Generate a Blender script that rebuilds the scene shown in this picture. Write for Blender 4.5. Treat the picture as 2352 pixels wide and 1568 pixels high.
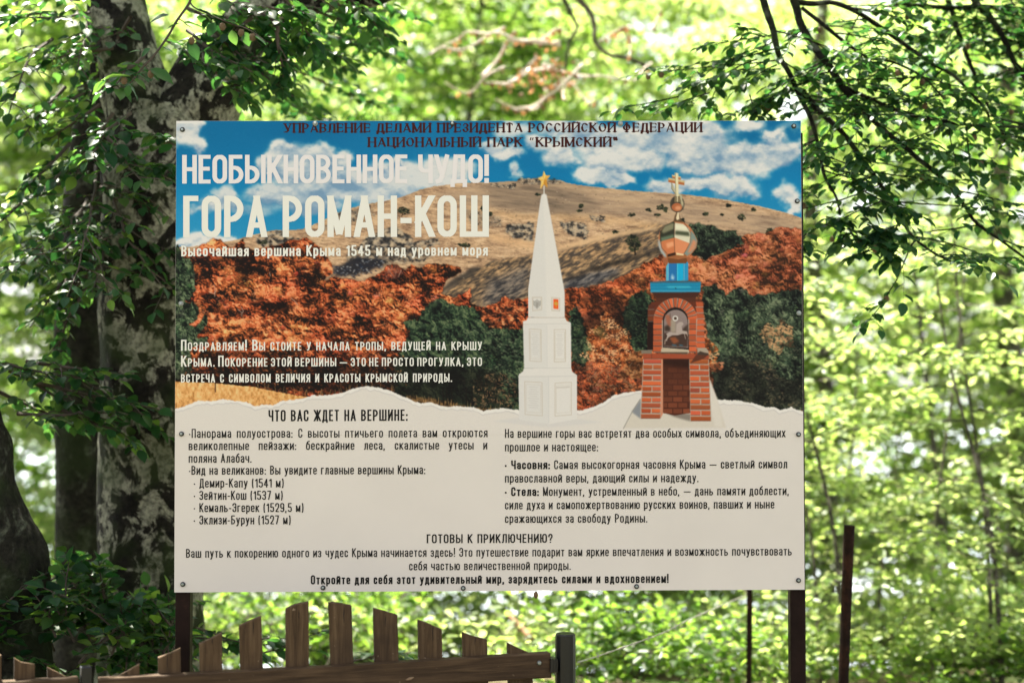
import bpy, math
import numpy as np
for o in list(bpy.data.objects): bpy.data.objects.remove(o)
SC = bpy.context.scene
COL = SC.collection
R = math.radians

# ------------------------------------------------------------------ camera
CAMZ, PITCH, FPX = 1.6, 0.0282711704, 50 / 36 * 2352      # picture units: 2352 x 1568
cam = bpy.data.cameras.new('Camera'); co = bpy.data.objects.new('Camera', cam); COL.objects.link(co)
co.location = (0, 0, CAMZ); co.rotation_euler = (R(90) + PITCH, 0, 0)
cam.lens = 50; cam.sensor_width = 36; cam.clip_end = 20000; cam.clip_start = .05
cam.dof.use_dof = True; cam.dof.focus_distance = 4.55; cam.dof.aperture_fstop = 1.55
SC.camera = co
# ------------------------------------------------------------------ sky, sun, exposure
SUN_EL, SUN_AZ = 60.0, -28.0          # the sun stands behind the board, a little to the left
w = bpy.data.worlds.new('World'); SC.world = w; w.use_nodes = True
nt = w.node_tree; bg = nt.nodes['Background']
sky = nt.nodes.new('ShaderNodeTexSky'); sky.sky_type = 'NISHITA'; sky.sun_disc = False
sky.sun_elevation = R(SUN_EL); sky.sun_rotation = R(SUN_AZ); sky.dust_density = 3.0; sky.air_density = 1.0; sky.ozone_density = .6; sky.altitude = 1200
hs = nt.nodes.new('ShaderNodeHueSaturation'); hs.inputs['Saturation'].default_value = .25
nt.links.new(sky.outputs[0], hs.inputs['Color']); wm = nt.nodes.new('ShaderNodeMix'); wm.data_type = 'RGBA'; wm.blend_type = 'MULTIPLY'; wm.inputs[0].default_value = 1; wm.inputs[7].default_value = (1, .965, .975, 1); nt.links.new(hs.outputs[0], wm.inputs[6]); nt.links.new(wm.outputs[2], bg.inputs[0]); bg.inputs[1].default_value = .074
sl = bpy.data.lights.new('Sun', 'SUN'); sl.energy = 5.0; sl.angle = R(.53); sl.color = (1, .93, .80)
so = bpy.data.objects.new('Sun', sl); COL.objects.link(so)
from mathutils import Vector
SUN_TO = Vector((math.sin(R(SUN_AZ)) * math.cos(R(SUN_EL)), math.cos(R(SUN_AZ)) * math.cos(R(SUN_EL)), math.sin(R(SUN_EL))))
so.rotation_euler = (SUN_TO).to_track_quat('Z', 'Y').to_euler(); so.location = (-4, 8, 14)
SC.view_settings.view_transform = 'Standard'; SC.view_settings.look = 'None'; SC.view_settings.gamma = 1
SC.view_settings.exposure = 2.36
cy = SC.cycles; cy.use_denoising = True; cy.max_bounces = 8; cy.diffuse_bounces = 4; cy.transmission_bounces = 5; cy.glossy_bounces = 2
cy.sample_clamp_indirect = 6; cy.sample_clamp_direct = 0

# ------------------------------------------------------------------ helpers
CP, SP = math.cos(PITCH), math.sin(PITCH)
def ray(px, py):
    a = (px - 1176) / FPX; u = (784 - py) / FPX
    return np.array([a, CP - u * SP, SP + u * CP])      # for one metre along the optical axis
CAM = np.array([0, 0, CAMZ])
def at(px, py, d):
    """a point seen at px, py at depth d (metres along the axis)."""
    return CAM + ray(px, py) * d
def hit(px, py, P, N):
    r = ray(px, py); t = np.dot(np.asarray(P) - CAM, N) / np.dot(r, N)
    return CAM + r * t

def wloc(o):
    v = np.zeros(3)
    while o is not None: v = v + np.array(o.location); o = o.parent
    return v
def mesh(name, V, F, mat=None, parent=None, smooth=False, local=False):
    """V: n x 3, F: list of faces or an (n,k) array; one linked object."""
    me = bpy.data.meshes.new(name)
    V = np.asarray(V, np.float64).reshape(-1, 3)
    if parent is not None and not local: V = V - wloc(parent)
    V = V.astype(np.float32)
    if isinstance(F, np.ndarray):
        n, k = F.shape
        me.vertices.add(len(V)); me.vertices.foreach_set('co', V.ravel())
        me.loops.add(n * k); me.loops.foreach_set('vertex_index', F.astype(np.int32).ravel())
        me.polygons.add(n); me.polygons.foreach_set('loop_start', np.arange(0, n * k, k, dtype=np.int32))
        me.update(calc_edges=True)
    else:
        me.from_pydata(V.tolist(), [], F); me.update()
    if smooth: me.polygons.foreach_set('use_smooth', np.ones(len(me.polygons), bool))
    if mat is not None: me.materials.append(mat)
    o = bpy.data.objects.new(name, me); COL.objects.link(o)
    if parent is not None: o.parent = parent
    return o
def tag(o, label=None, cat=None, group=None, kind=None):
    if label: o['label'] = label
    if cat: o['category'] = cat
    if group: o['group'] = group
    if kind: o['kind'] = kind
    return o
def thing(name, label, cat, loc=(0, 0, 0), group=None):
    o = bpy.data.objects.new(name, None); COL.objects.link(o); o.location = loc; o.empty_display_size = .1
    return tag(o, label, cat, group)
class MB:
    """collects pieces of one mesh (quads and polygons)."""
    def __init__(s): s.V = []; s.F = []
    def add(s, V, F):
        b = len(s.V); s.V += [tuple(map(float, v)) for v in V]; s.F += [[i + b for i in f] for f in F]
    def box(s, c, x, y, z):
        """centre, three half-axes"""
        c, x, y, z = (np.asarray(q, float) for q in (c, x, y, z))
        P = [c + i * x + j * y + k * z for k in (-1, 1) for j in (-1, 1) for i in (-1, 1)]
        s.add(P, [(0, 2, 3, 1), (4, 5, 7, 6), (0, 1, 5, 4), (2, 6, 7, 3), (0, 4, 6, 2), (1, 3, 7, 5)])
    def prism(s, pts, off):
        """front polygon pts (3D), extruded by off"""
        n = len(pts); P = [np.asarray(p, float) for p in pts]; Q = [p + off for p in P]
        s.add(P + Q, [list(range(n)), list(range(2 * n - 1, n - 1, -1))] + [(i, i + n, (i + 1) % n + n, (i + 1) % n) for i in range(n)])
    def tube(s, pts, rad, k=8, cap=True, wob=0, seed=0):
        P = [np.asarray(p, float) for p in pts]; n = len(P)
        rad = [rad] * n if np.isscalar(rad) else rad
        rg = np.random.default_rng(seed); ref = np.array([.3, .9, .2]); b = len(s.V)
        ph = rg.uniform(0, 6.28, 3)
        for i in range(n):
            t = P[min(n - 1, i + 1)] - P[max(0, i - 1)]; t = t / (np.linalg.norm(t) + 1e-9)
            a = np.cross(t, ref); a /= np.linalg.norm(a) + 1e-9; c = np.cross(t, a)
            for j in range(k):
                q = 2 * math.pi * j / k
                r = rad[i] * (1 + wob * (math.sin(2 * q + ph[0] + i * .23) * .5 + math.sin(3 * q + ph[1] - i * .31) * .35 + math.sin(5 * q + ph[2] + i * .5) * .2))
                s.V.append(tuple(P[i] + (a * math.cos(q) + c * math.sin(q)) * r))
        for i in range(n - 1):
            for j in range(k):
                s.F.append([b + i * k + j, b + i * k + (j + 1) % k, b + (i + 1) * k + (j + 1) % k, b + (i + 1) * k + j])
        if cap:
            s.F.append([b + j for j in range(k)][::-1]); s.F.append([b + (n - 1) * k + j for j in range(k)])
    def build(s, name, mat, parent=None, smooth=False, local=False):
        return mesh(name, np.array(s.V, float) if s.V else np.zeros((0, 3)), s.F, mat, parent, smooth, local)
def spline(pts, n):
    """smooth resampling of a polyline (Catmull-Rom)"""
    P = np.array(pts, float); m = len(P)
    out = []
    for t in np.linspace(0, m - 1, n):
        i = min(int(t), m - 2); f = t - i
        p0, p1, p2, p3 = P[max(0, i - 1)], P[i], P[i + 1], P[min(m - 1, i + 2)]
        out.append(.5 * ((2 * p1) + (-p0 + p2) * f + (2 * p0 - 5 * p1 + 4 * p2 - p3) * f * f + (-p0 + 3 * p1 - 3 * p2 + p3) * f ** 3))
    return np.array(out)

# ------------------------------------------------------------------ materials
def mat(name, base=(.5, .5, .5), rough=.6, metal=0.0, spec=.5):
    m = bpy.data.materials.new(name); m.use_nodes = True
    b = m.node_tree.nodes['Principled BSDF']
    b.inputs['Base Color'].default_value = (*base, 1); b.inputs['Roughness'].default_value = rough; b.inputs['Metallic'].default_value = metal
    b.inputs['Specular IOR Level'].default_value = spec
    return m, m.node_tree, b
def N(nt, typ, **k):
    n = nt.nodes.new(typ)
    for a, v in k.items():
        if a.startswith('i_'): n.inputs[a[2:].replace('_', ' ')].default_value = v
        else: setattr(n, a, v)
    return n
def noise(nt, co, scale, detail=4, rough=.55, dist=0.0):
    n = N(nt, 'ShaderNodeTexNoise'); n.inputs['Scale'].default_value = scale; n.inputs['Detail'].default_value = detail; n.inputs['Roughness'].default_value = rough; n.inputs['Distortion'].default_value = dist
    if co is not None: nt.links.new(co, n.inputs['Vector'])
    return n.outputs['Fac']
def ramp_(nt, fac, stops):
    r = N(nt, 'ShaderNodeValToRGB'); e = r.color_ramp.elements
    while len(e) < len(stops): e.new(.5)
    for q, (p, c) in zip(e, stops): q.position = p; q.color = (*c, 1)
    nt.links.new(fac, r.inputs['Fac']); return r.outputs['Color']
def mixc(nt, fac, a, b):
    m = N(nt, 'ShaderNodeMix', data_type='RGBA')
    if hasattr(fac, 'is_linked'): nt.links.new(fac, m.inputs[0])
    else: m.inputs[0].default_value = fac
    for s, v in ((6, a), (7, b)):
        if hasattr(v, 'is_linked'): nt.links.new(v, m.inputs[s])
        else: m.inputs[s].default_value = (*v, 1)
    return m.outputs[2]
def ocoord(nt, scale=None):
    c = N(nt, 'ShaderNodeTexCoord').outputs['Object']
    if scale is None: return c
    mp = N(nt, 'ShaderNodeMapping'); mp.inputs['Scale'].default_value = scale; nt.links.new(c, mp.inputs[0]); return mp.outputs[0]
def bump(nt, b, h, strength=.4, dist=.01):
    n = N(nt, 'ShaderNodeBump'); n.inputs['Strength'].default_value = strength; n.inputs['Distance'].default_value = dist
    nt.links.new(h, n.inputs['Height']); nt.links.new(n.outputs[0], b.inputs['Normal'])

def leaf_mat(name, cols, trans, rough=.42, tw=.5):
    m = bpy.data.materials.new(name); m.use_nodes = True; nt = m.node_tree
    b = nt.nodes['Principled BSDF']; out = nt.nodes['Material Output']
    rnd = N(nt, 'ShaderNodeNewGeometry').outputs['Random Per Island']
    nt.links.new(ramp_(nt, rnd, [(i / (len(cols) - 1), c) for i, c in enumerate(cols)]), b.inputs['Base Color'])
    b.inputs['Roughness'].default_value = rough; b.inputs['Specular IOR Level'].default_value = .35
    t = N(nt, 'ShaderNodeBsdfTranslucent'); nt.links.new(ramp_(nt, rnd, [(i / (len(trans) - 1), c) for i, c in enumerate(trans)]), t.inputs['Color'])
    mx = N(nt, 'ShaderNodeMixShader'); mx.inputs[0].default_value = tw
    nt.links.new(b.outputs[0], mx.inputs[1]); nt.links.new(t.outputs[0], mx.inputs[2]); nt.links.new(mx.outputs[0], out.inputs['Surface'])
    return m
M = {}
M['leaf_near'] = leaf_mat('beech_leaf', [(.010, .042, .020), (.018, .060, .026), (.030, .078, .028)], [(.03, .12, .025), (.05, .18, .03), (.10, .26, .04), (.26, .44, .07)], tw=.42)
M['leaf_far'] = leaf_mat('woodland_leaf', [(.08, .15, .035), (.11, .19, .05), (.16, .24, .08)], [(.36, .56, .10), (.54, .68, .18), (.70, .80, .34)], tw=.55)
M['leaf_mid'] = leaf_mat('mid_tone_leaf', [(.03, .08, .018), (.05, .11, .022), (.07, .13, .028)], [(.16, .34, .04), (.26, .45, .05), (.36, .54, .08)], tw=.55)
def bark(name, dark, mid, pale, moss=(.03, .05, .012), sc=9.0, lim=(.50, .60)):
    m, nt, b = mat(name, rough=.9, spec=.2)
    c = ocoord(nt)
    c2 = ocoord(nt, (1, 1, .8))
    n1 = noise(nt, c2, sc, 6, .6, .6); n2 = noise(nt, c, sc * 4.2, 5, .65); n3 = noise(nt, c, sc * .35, 3)
    a = ramp_(nt, n1, [(.30, dark), (.46, mid), (lim[0], mid), (lim[1], pale)])
    d = ramp_(nt, n2, [(.40, (.10, .10, .10)), (.58, (1, 1, 1))])
    mu = N(nt, 'ShaderNodeMix', data_type='RGBA', blend_type='MULTIPLY'); mu.inputs[0].default_value = .75; nt.links.new(a, mu.inputs[6]); nt.links.new(d, mu.inputs[7])
    mm = ramp_(nt, n3, [(.48, (0, 0, 0)), (.62, (1, 1, 1))])
    fin = mixc(nt, mm, mu.outputs[2], mixc(nt, .55, mu.outputs[2], moss))
    nt.links.new(fin, b.inputs['Base Color']); bump(nt, b, n2, .6, .02)
    return m
M['bark'] = bark('lichen_bark', (.004, .0035, .003), (.018, .016, .012), (.31, .31, .235), sc=11, lim=(.49, .535))
M['bark_dark'] = bark('mossy_bark', (.006, .006, .004), (.020, .019, .013), (.10, .11, .08), moss=(.02, .035, .008), sc=11, lim=(.54, .66))
M['bark_far'] = bark('grey_bark', (.04, .035, .03), (.13, .115, .095), (.30, .27, .23), sc=7)
M['twig'] = mat('twig_bark', (.075, .06, .048), .8, spec=.25)[0]
M['twig_pale'] = mat('dead_twig', (.66, .56, .50), .8, spec=.2)[0]
M['dry_leaf'] = leaf_mat('dry_brown_leaf', [(.2, .10, .05), (.3, .16, .09)], [(.3, .14, .05), (.42, .22, .1)], tw=.4)
M['husk'] = mat('beechnut_husk', (.13, .085, .04), .85)[0]
# ------------------------------------------------------------------ the printed picture
# The board carries a printed landscape.  It is painted here as numbers (print inks
# as display values) and becomes one colour per vertex of a fine flat sheet.
PS = 0.75                       # canvas cells per picture unit
PX0, PY0, PX1, PY1 = 396, 272, 1856, 1006
CW, CH = int((PX1 - PX0) * PS), int((PY1 - PY0) * PS)
PAPER = (206, 199, 188)
prng = np.random.default_rng(11)
_tab = prng.random((256, 256))

def vnoise(x, y, s=0):
    x = x + s * 17.31; y = y + s * 9.77
    xi = np.floor(x).astype(int); yi = np.floor(y).astype(int)
    fx = x - xi; fy = y - yi
    fx = fx * fx * (3 - 2 * fx); fy = fy * fy * (3 - 2 * fy)
    a = _tab[xi & 255, yi & 255]; b = _tab[(xi + 1) & 255, yi & 255]
    c = _tab[xi & 255, (yi + 1) & 255]; d = _tab[(xi + 1) & 255, (yi + 1) & 255]
    return (a * (1 - fx) + b * fx) * (1 - fy) + (c * (1 - fx) + d * fx) * fy

def fbm(x, y, s=0, o=4, g=.55):
    t = 0; a = .5; n = 0
    for k in range(o):
        t = t + a * vnoise(x * 2 ** k, y * 2 ** k, s + k * 3.7); n += a; a *= g
    return t / n

def sstep(a, b, x):
    t = np.clip((x - a) / (b - a), 0, 1)
    return t * t * (3 - 2 * t)

def paint_print():
    gy, gx = np.mgrid[0:CH, 0:CW].astype(float)
    gx = gx / PS + PX0; gy = gy / PS + PY0           # picture units
    img = np.zeros((CH, CW, 3))
    # converters from the close-up study sheets to picture units
    def Z(x0, y0, k):
        return lambda pts: [((x0 + x * k), (y0 + y * k)) for x, y in pts]
    Z1 = Z(385.9, 266.4, .33204); Z2 = Z(1102.5, 266.4, .32813)
    Z3 = Z(385.9, 551.25, .33204); Z4 = Z(1102.5, 551.25, .32813)
    Z7 = Z(1433.25, 367.5, .39823); Z8 = Z(1120.9, 367.5, .39823)
    ZA = Z(385.9, 514.5, .1875); ZB = Z(808.5, 514.5, .1875); ZC = Z(1451.6, 569.6, .16406)

    def mask(poly, soft=0.0, warp=0.0, ws=12.0, seed=0, ss=1):
        p = np.array(poly, float)
        pad = warp * 1.2 + soft + 3
        c0 = max(0, int((p[:, 0].min() - pad - PX0) * PS)); c1 = min(CW, int((p[:, 0].max() + pad - PX0) * PS) + 2)
        r0 = max(0, int((p[:, 1].min() - pad - PY0) * PS)); r1 = min(CH, int((p[:, 1].max() + pad - PY0) * PS) + 2)
        m = np.zeros((CH, CW))
        if c1 <= c0 or r1 <= r0: return m
        X = gx[r0:r1, c0:c1]; Y = gy[r0:r1, c0:c1]
        acc = 0
        offs = [(0, 0)] if ss == 1 else [((i + .5) / ss - .5, (j + .5) / ss - .5) for i in range(ss) for j in range(ss)]
        for ox, oy in offs:
            x = X + ox / PS; y = Y + oy / PS
            if warp:
                x = x + (fbm(X / ws, Y / ws, seed + 5, 3) - .5) * 2 * warp
                y = y + (fbm(X / ws, Y / ws, seed + 55, 3) - .5) * 2 * warp
            ins = np.zeros(X.shape, bool)
            n = len(p)
            for i in range(n):
                xa, ya = p[i]; xb, yb = p[(i + 1) % n]
                if ya == yb: continue
                cnd = (ya > y) != (yb > y)
                ins ^= cnd & (x < (xb - xa) * (y - ya) / (yb - ya) + xa)
            acc = acc + ins
        m[r0:r1, c0:c1] = acc / len(offs)
        if soft: m = blur(m, soft)
        return m

    def blur(m, r):
        k = max(1, int(round(r * PS)))
        for _ in range(2):
            for ax in (0, 1):
                pad = [(0, 0)] * m.ndim; pad[ax] = (k + 1, k)
                c = np.cumsum(np.pad(m, pad, mode='edge'), axis=ax)
                n = m.shape[ax]
                a = np.take(c, np.arange(2 * k + 1, 2 * k + 1 + n), axis=ax); b = np.take(c, np.arange(0, n), axis=ax)
                m = (a - b) / (2 * k + 1)
        return m

    def over(col, m):
        nonlocal img
        col = np.asarray(col, float)
        img = img * (1 - m[..., None]) + col * m[..., None]

    def ramp(t, cols):
        t = np.clip(t, 0, 1) * (len(cols) - 1)
        i = np.clip(np.floor(t).astype(int), 0, len(cols) - 2); f = (t - i)[..., None]
        c = np.array(cols, float)
        return c[i] * (1 - f) + c[i + 1] * f

    def poly(pts, col, ss=3, **k):
        over(col, mask(pts, ss=ss, **k))

    def dabs(m, n, cols, size=(3, 6), asp=.6, clump=28, seed=0, ang=(-.6, .6), gain=1.0, bias=0.0, noise=.35, tfield=None, alpha=.85):
        ys, xs = np.nonzero(m > .5)
        if not len(xs): return
        r = np.random.default_rng(seed + 77)
        sel = np.sort(r.integers(0, len(xs), n))
        px, py = xs[sel], ys[sel]
        X = px / PS + PX0; Y = py / PS + PY0
        cl = fbm(X / clump, Y / clump * 1.25, seed, 3)
        lit = fbm((X + 5) / clump, (Y - 7) / clump * 1.25, seed, 3)   # light comes from one side of each clump
        t = .5 + (cl - .5) * 2.0 * gain + (cl - lit) * 2.2 * gain + (r.random(n) - .5) * noise + bias
        if tfield is not None: t = t + tfield[py, px]
        C = ramp(t, cols)
        sz = r.uniform(size[0], size[1], n) * PS; an = r.uniform(ang[0], ang[1], n)
        for i in range(n):
            s = sz[i]; k = int(s * 1.5 + 1.5)
            a, b = max(0, py[i] - k), min(CH, py[i] + k + 1); c, d = max(0, px[i] - k), min(CW, px[i] + k + 1)
            yy = np.arange(a, b)[:, None] - py[i]; xx = np.arange(c, d)[None] - px[i]
            ca, sa = math.cos(an[i]), math.sin(an[i])
            u = (xx * ca + yy * sa) / s; v = (-xx * sa + yy * ca) / (s * asp)
            w = np.exp(-1.5 * (u * u + v * v) ** 1.3)[..., None] * alpha
            img[a:b, c:d] = img[a:b, c:d] * (1 - w) + C[i] * w

    def crowns(m, n, cols, rad=(9, 20), per=42, size=(1.3, 3.4), asp=.6, seed=0, ang=(-.9, .9), flat=.8, gain=.55, noise=.5, bias=0.0, tfield=None, alpha=.85):
        ys, xs = np.nonzero(m > .5)
        if not len(xs): return
        r = np.random.default_rng(seed + 177)
        sel = np.sort(r.integers(0, len(xs), n))
        for j in sel:
            R = r.uniform(*rad) * PS; cx_, cy_ = xs[j], ys[j]; b = r.normal(0, .16) + bias
            if tfield is not None: b = b + tfield[cy_, cx_]
            q = r.normal(0, .42, (per, 2)); sz = r.uniform(size[0], size[1], per) * PS; an = r.uniform(ang[0], ang[1], per)
            o = np.argsort(-q[:, 1]); q = q[o]
            t = .48 + b + gain * (-q[:, 1] * .8 - q[:, 0] * .35) + (r.random(per) - .5) * noise
            C = ramp(t, cols) * np.array([1 + r.normal(0, .05), 1 + r.normal(0, .08), 1 + r.normal(0, .05)])
            for i in range(per):
                x0 = int(cx_ + q[i, 0] * R); y0 = int(cy_ + q[i, 1] * R * flat)
                if not (0 <= x0 < CW and 0 <= y0 < CH) or m[y0, x0] < .4: continue
                s = sz[i]; k = int(s * 1.5 + 1.5)
                a, bb = max(0, y0 - k), min(CH, y0 + k + 1); c, d = max(0, x0 - k), min(CW, x0 + k + 1)
                yy = np.arange(a, bb)[:, None] - y0; xx = np.arange(c, d)[None] - x0
                ca, sa = math.cos(an[i]), math.sin(an[i])
                u = (xx * ca + yy * sa) / s; v = (-xx * sa + yy * ca) / (s * asp)
                w = np.exp(-1.5 * (u * u + v * v) ** 1.3)[..., None] * alpha
                img[a:bb, c:d] = img[a:bb, c:d] * (1 - w) + C[i] * w

    def texture(m, cols, seed, sc=34, gain=1.0, bias=0.0, ax=1.0, ay=1.25, relief=1.0, alpha=1.0, tfield=None):
        """photographic-looking foliage: many sizes of light and dark, lit from one side"""
        wxx = gx + (fbm(gx / 16, gy / 16, seed + 3, 3) - .5) * 14; wyy = gy + (fbm(gx / 16, gy / 16, seed + 9, 3) - .5) * 14
        f = fbm(wxx / sc * ax, wyy / sc * ay, seed, 6, .72); l = fbm((wxx + 2.2) / sc * ax, (wyy - 3.0) / sc * ay, seed, 6, .72)
        t = .46 + (f - .5) * 2.5 * gain + (f - l) * 2.6 * relief + bias
        if tfield is not None: t = t + tfield
        over(ramp(t, cols), m * alpha)

    def line(pts, w, col, a=1.0):
        for (x0, y0), (x1, y1) in zip(pts[:-1], pts[1:]):
            n = max(2, int(math.hypot(x1 - x0, y1 - y0) * PS * 1.5))
            for i in range(n):
                x = (x0 + (x1 - x0) * i / n - PX0) * PS; y = (y0 + (y1 - y0) * i / n - PY0) * PS
                h = w * PS / 2; k = int(h + 2)
                r0, c0 = int(y), int(x)
                a0, b0 = max(0, r0 - k), min(CH, r0 + k + 1); c1, d1 = max(0, c0 - k), min(CW, c0 + k + 1)
                if a0 >= b0 or c1 >= d1: continue
                d = np.hypot(np.arange(a0, b0)[:, None] - y, np.arange(c1, d1)[None] - x)
                ww = (np.clip(h + .5 - d, 0, 1) * a)[..., None]
                img[a0:b0, c1:d1] = img[a0:b0, c1:d1] * (1 - ww) + np.array(col, float) * ww

    # ---- sky and clouds
    v = sstep(277, 560, gy)
    img[:] = ramp(v, [(6, 100, 146), (10, 116, 164), (36, 132, 174)])
    img += ((fbm(gx / 260, gy / 160, 8, 3) - .5) * 16)[..., None]
    dens = np.zeros((CH, CW))
    cl = []
    for f, L in ((Z1, [(120, 90, 130, 130, 1), (215, 190, 90, 75, .9), (900, 330, 300, 150, 1.1), (780, 250, 120, 95, 1.1), (1060, 250, 110, 95, 1), (1230, 300, 90, 75, .9), (690, 330, 110, 90, .8),
                       (1150, 470, 420, 130, 1.1), (820, 540, 300, 110, 1), (1000, 620, 260, 90, .8), (1600, 430, 300, 150, 1), (1900, 400, 220, 130, 1), (1580, 300, 70, 60, .9),
                       (1400, 560, 300, 80, .8), (420, 540, 90, 75, .95), (330, 600, 150, 60, .8), (230, 650, 120, 45, .7), (440, 620, 100, 60, .7), (190, 870, 260, 55, 1.0), (430, 850, 120, 30, .8), (640, 660, 220, 60, .5)]),
                 (Z2, [(1400, 130, 420, 150, 1.1), (900, 160, 420, 120, 1.0), (560, 280, 150, 90, .9), (420, 190, 120, 80, .8), (1000, 300, 330, 110, 1), (1560, 260, 300, 140, 1.1), (1850, 300, 300, 140, 1.1), (2080, 240, 200, 110, 1.1),
                       (2060, 130, 110, 45, .9), (1900, 60, 130, 50, .8), (2150, 80, 90, 45, .35), (850, 430, 210, 75, 1.1), (720, 400, 90, 60, .9), (980, 470, 130, 45, .9), (1380, 470, 200, 75, 1.0), (1650, 480, 320, 70, 1), (1300, 500, 90, 60, .9), (1900, 520, 110, 70, .8),
                       (180, 260, 130, 60, .95), (110, 200, 90, 60, .8), (270, 380, 45, 40, .7), (230, 420, 70, 20, .35), (230, 90, 160, 80, .6), (2160, 560, 90, 90, .8), (2180, 650, 60, 50, .8), (1750, 570, 140, 30, .5), (620, 70, 260, 70, .8)])):
        for x, y, rx, ry, a in L:
            (x, y), k = f([(x, y)])[0], .3301
            cl.append((x, y, rx * k, ry * k, a))
    wx = gx + (fbm(gx / 44, gy / 32, 3, 6, .66) - .5) * 78; wy = gy + (fbm(gx / 44, gy / 32, 33, 6, .66) - .5) * 56
    for x, y, rx, ry, a in cl:
        q = ((wx - x) / rx) ** 2 + ((wy - y) / ry) ** 2
        dens = np.maximum(dens, a * np.clip(1.25 - q, 0, 1)) + .12 * a * np.clip(1 - q, 0, 1)
    dens *= .62 + .76 * fbm(gx / 26, gy / 18, 21, 5)
    dens += (fbm(gx / 9, gy / 7, 25, 3) - .5) * .16
    cm = sstep(.0, .85, .55 * blur(dens, 1.2) + .45 * blur(dens, 7) + .10 * (fbm(gx / 40, gy / 26, 29, 5, .7) - .4))
    sh = fbm(gx / 60, gy / 34, 41, 4)
    up = np.roll(dens, int(12 * PS), axis=0)
    lum = np.clip(.66 + (dens - up) * .5 - (sh - .5) * 1.9 + (fbm(gx / 16, gy / 10, 45, 3) - .5) * .5, 0, 1)
    lum -= .34 * np.exp(-((gx - 720) / 330) ** 2 - ((gy - 425) / 75) ** 2) + .12 * np.exp(-((gx - 1560) / 260) ** 2 - ((gy - 390) / 50) ** 2)
    ccol = ramp(lum, [(112, 142, 168), (156, 172, 184), (194, 196, 195), (216, 211, 204)])
    over(ccol, cm * .97)

    # ---- the bare mountain
    ridge = [(390, 600), (404, 566)] + Z1([(150, 905), (300, 880), (420, 865), (470, 855), (560, 825), (700, 795), (745, 785), (800, 790), (930, 780), (1050, 730), (1150, 680), (1250, 640), (1360, 610), (1480, 590), (1580, 570), (1680, 535), (1750, 505), (1840, 485), (2000, 465), (2130, 455)]) + \
        Z2([(0, 462), (120, 462), (200, 455), (255, 457), (280, 437), (340, 440), (400, 433), (440, 440), (500, 448), (560, 447), (600, 465), (680, 480), (800, 495), (900, 505), (1050, 520), (1200, 532), (1400, 545), (1500, 555), (1650, 575), (1780, 595), (1950, 630), (2100, 665), (2200, 695), (2270, 720)]) + [(1870, 520), (1870, 1100), (390, 1100)]
    mt = mask(ridge, ss=3, warp=1.2, ws=5)
    base = ramp(fbm(gx / 46, gy / 16, 51, 4) * 1.5 - .25, [(128, 100, 76), (166, 132, 100), (190, 154, 116), (206, 172, 132)])
    over(base, mt)
    fine = fbm(gx / 26 + gy / 60, gy / 8, 53, 6, .72); fl_ = fbm((gx + 2) / 26 + gy / 60, (gy - 2) / 8, 53, 6, .72)
    over(ramp(.54 + (fine - .5) * 1.9 + (fine - fl_) * 1.2, [(104, 82, 64), (158, 126, 98), (192, 158, 122), (216, 184, 146)]), mt * .72)
    # light dry grass, the distant dome greyer and with fine streaks
    dome = mask([(980, 450)] + Z2([(0, 470), (450, 450), (1200, 540), (2250, 730), (2250, 860), (1500, 760), (900, 700), (450, 680), (100, 640), (-200, 600)]), soft=8)
    st = fbm(gx / 60 + gy / 90, (gy - gx * .12) / 7, 61, 4)
    over(ramp(st * 1.6 - .3, [(126, 106, 88), (160, 136, 112), (178, 150, 120), (188, 162, 130)]), dome * mt * .8)
    dark1 = mask(Z2([(0, 480), (500, 470), (760, 560), (860, 650), (600, 690), (250, 660), (60, 610)]), soft=10, warp=8, ws=30)
    over(ramp(st * 1.6 - .3, [(92, 80, 68), (124, 106, 88), (150, 128, 104)]), dark1 * mt * .75)
    # the shadowed lower slopes with hatched turf
    rx = (gx * .88 - gy * .47); ry = (gx * .47 + gy * .88)
    tu = fbm(rx / 14, ry / 4.2, 71, 4)
    hat = ramp((tu - .5) * 2.6 + .42, [(48, 44, 42), (88, 74, 58), (140, 112, 80), (186, 146, 102)])
    s1 = mask([(1262, 584), (1330, 562), (1420, 534), (1500, 512), (1540, 520), (1540, 640), (1300, 700), (1262, 640)], soft=5, warp=4, ws=14)
    over(hat, s1 * .8)
    s2 = mask(ZB([(1020, 900), (1500, 560), (1700, 450), (2000, 400), (2250, 380), (2180, 1000), (1900, 1010), (1500, 1040), (1200, 1000)]), soft=3, warp=4, ws=14)
    over(hat, s2 * .85)
    gl = ramp((tu - .5) * 2.2 + .42, [(40, 42, 48), (78, 80, 86), (120, 118, 116)])
    over(gl, mask(Z4([(560, 330), (600, 270), (800, 215), (980, 190), (960, 240), (760, 330), (600, 360)]), soft=5, warp=5, ws=12) * .8)
    over(gl, mask(ZB([(1650, 700), (2180, 480), (2160, 860), (1800, 1000), (1560, 1010)]), soft=9, warp=6, ws=14) * .6)
    over((34, 34, 34), mask(ZB([(1060, 870), (1350, 680), (1600, 530), (1500, 520), (1250, 660), (1080, 800)]), soft=2.5, warp=3, ws=10) * .75)
    # sunny crest and the pale path
    over((206, 166, 118), mask(Z2([(0, 640), (250, 690), (560, 680), (900, 700), (1250, 760), (1270, 790), (900, 745), (500, 720), (200, 720)]), soft=4, warp=4) * .5)
    over((216, 178, 134), mask(Z2([(530, 915), (800, 840), (1000, 805), (1240, 770), (1240, 790), (1000, 835), (760, 895), (540, 940)]), soft=2, warp=2) * .85)
    over((214, 172, 126), mask(Z2([(70, 820), (250, 850), (400, 880), (380, 930), (200, 900), (60, 870)]), soft=5, warp=4) * .7)
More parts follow.
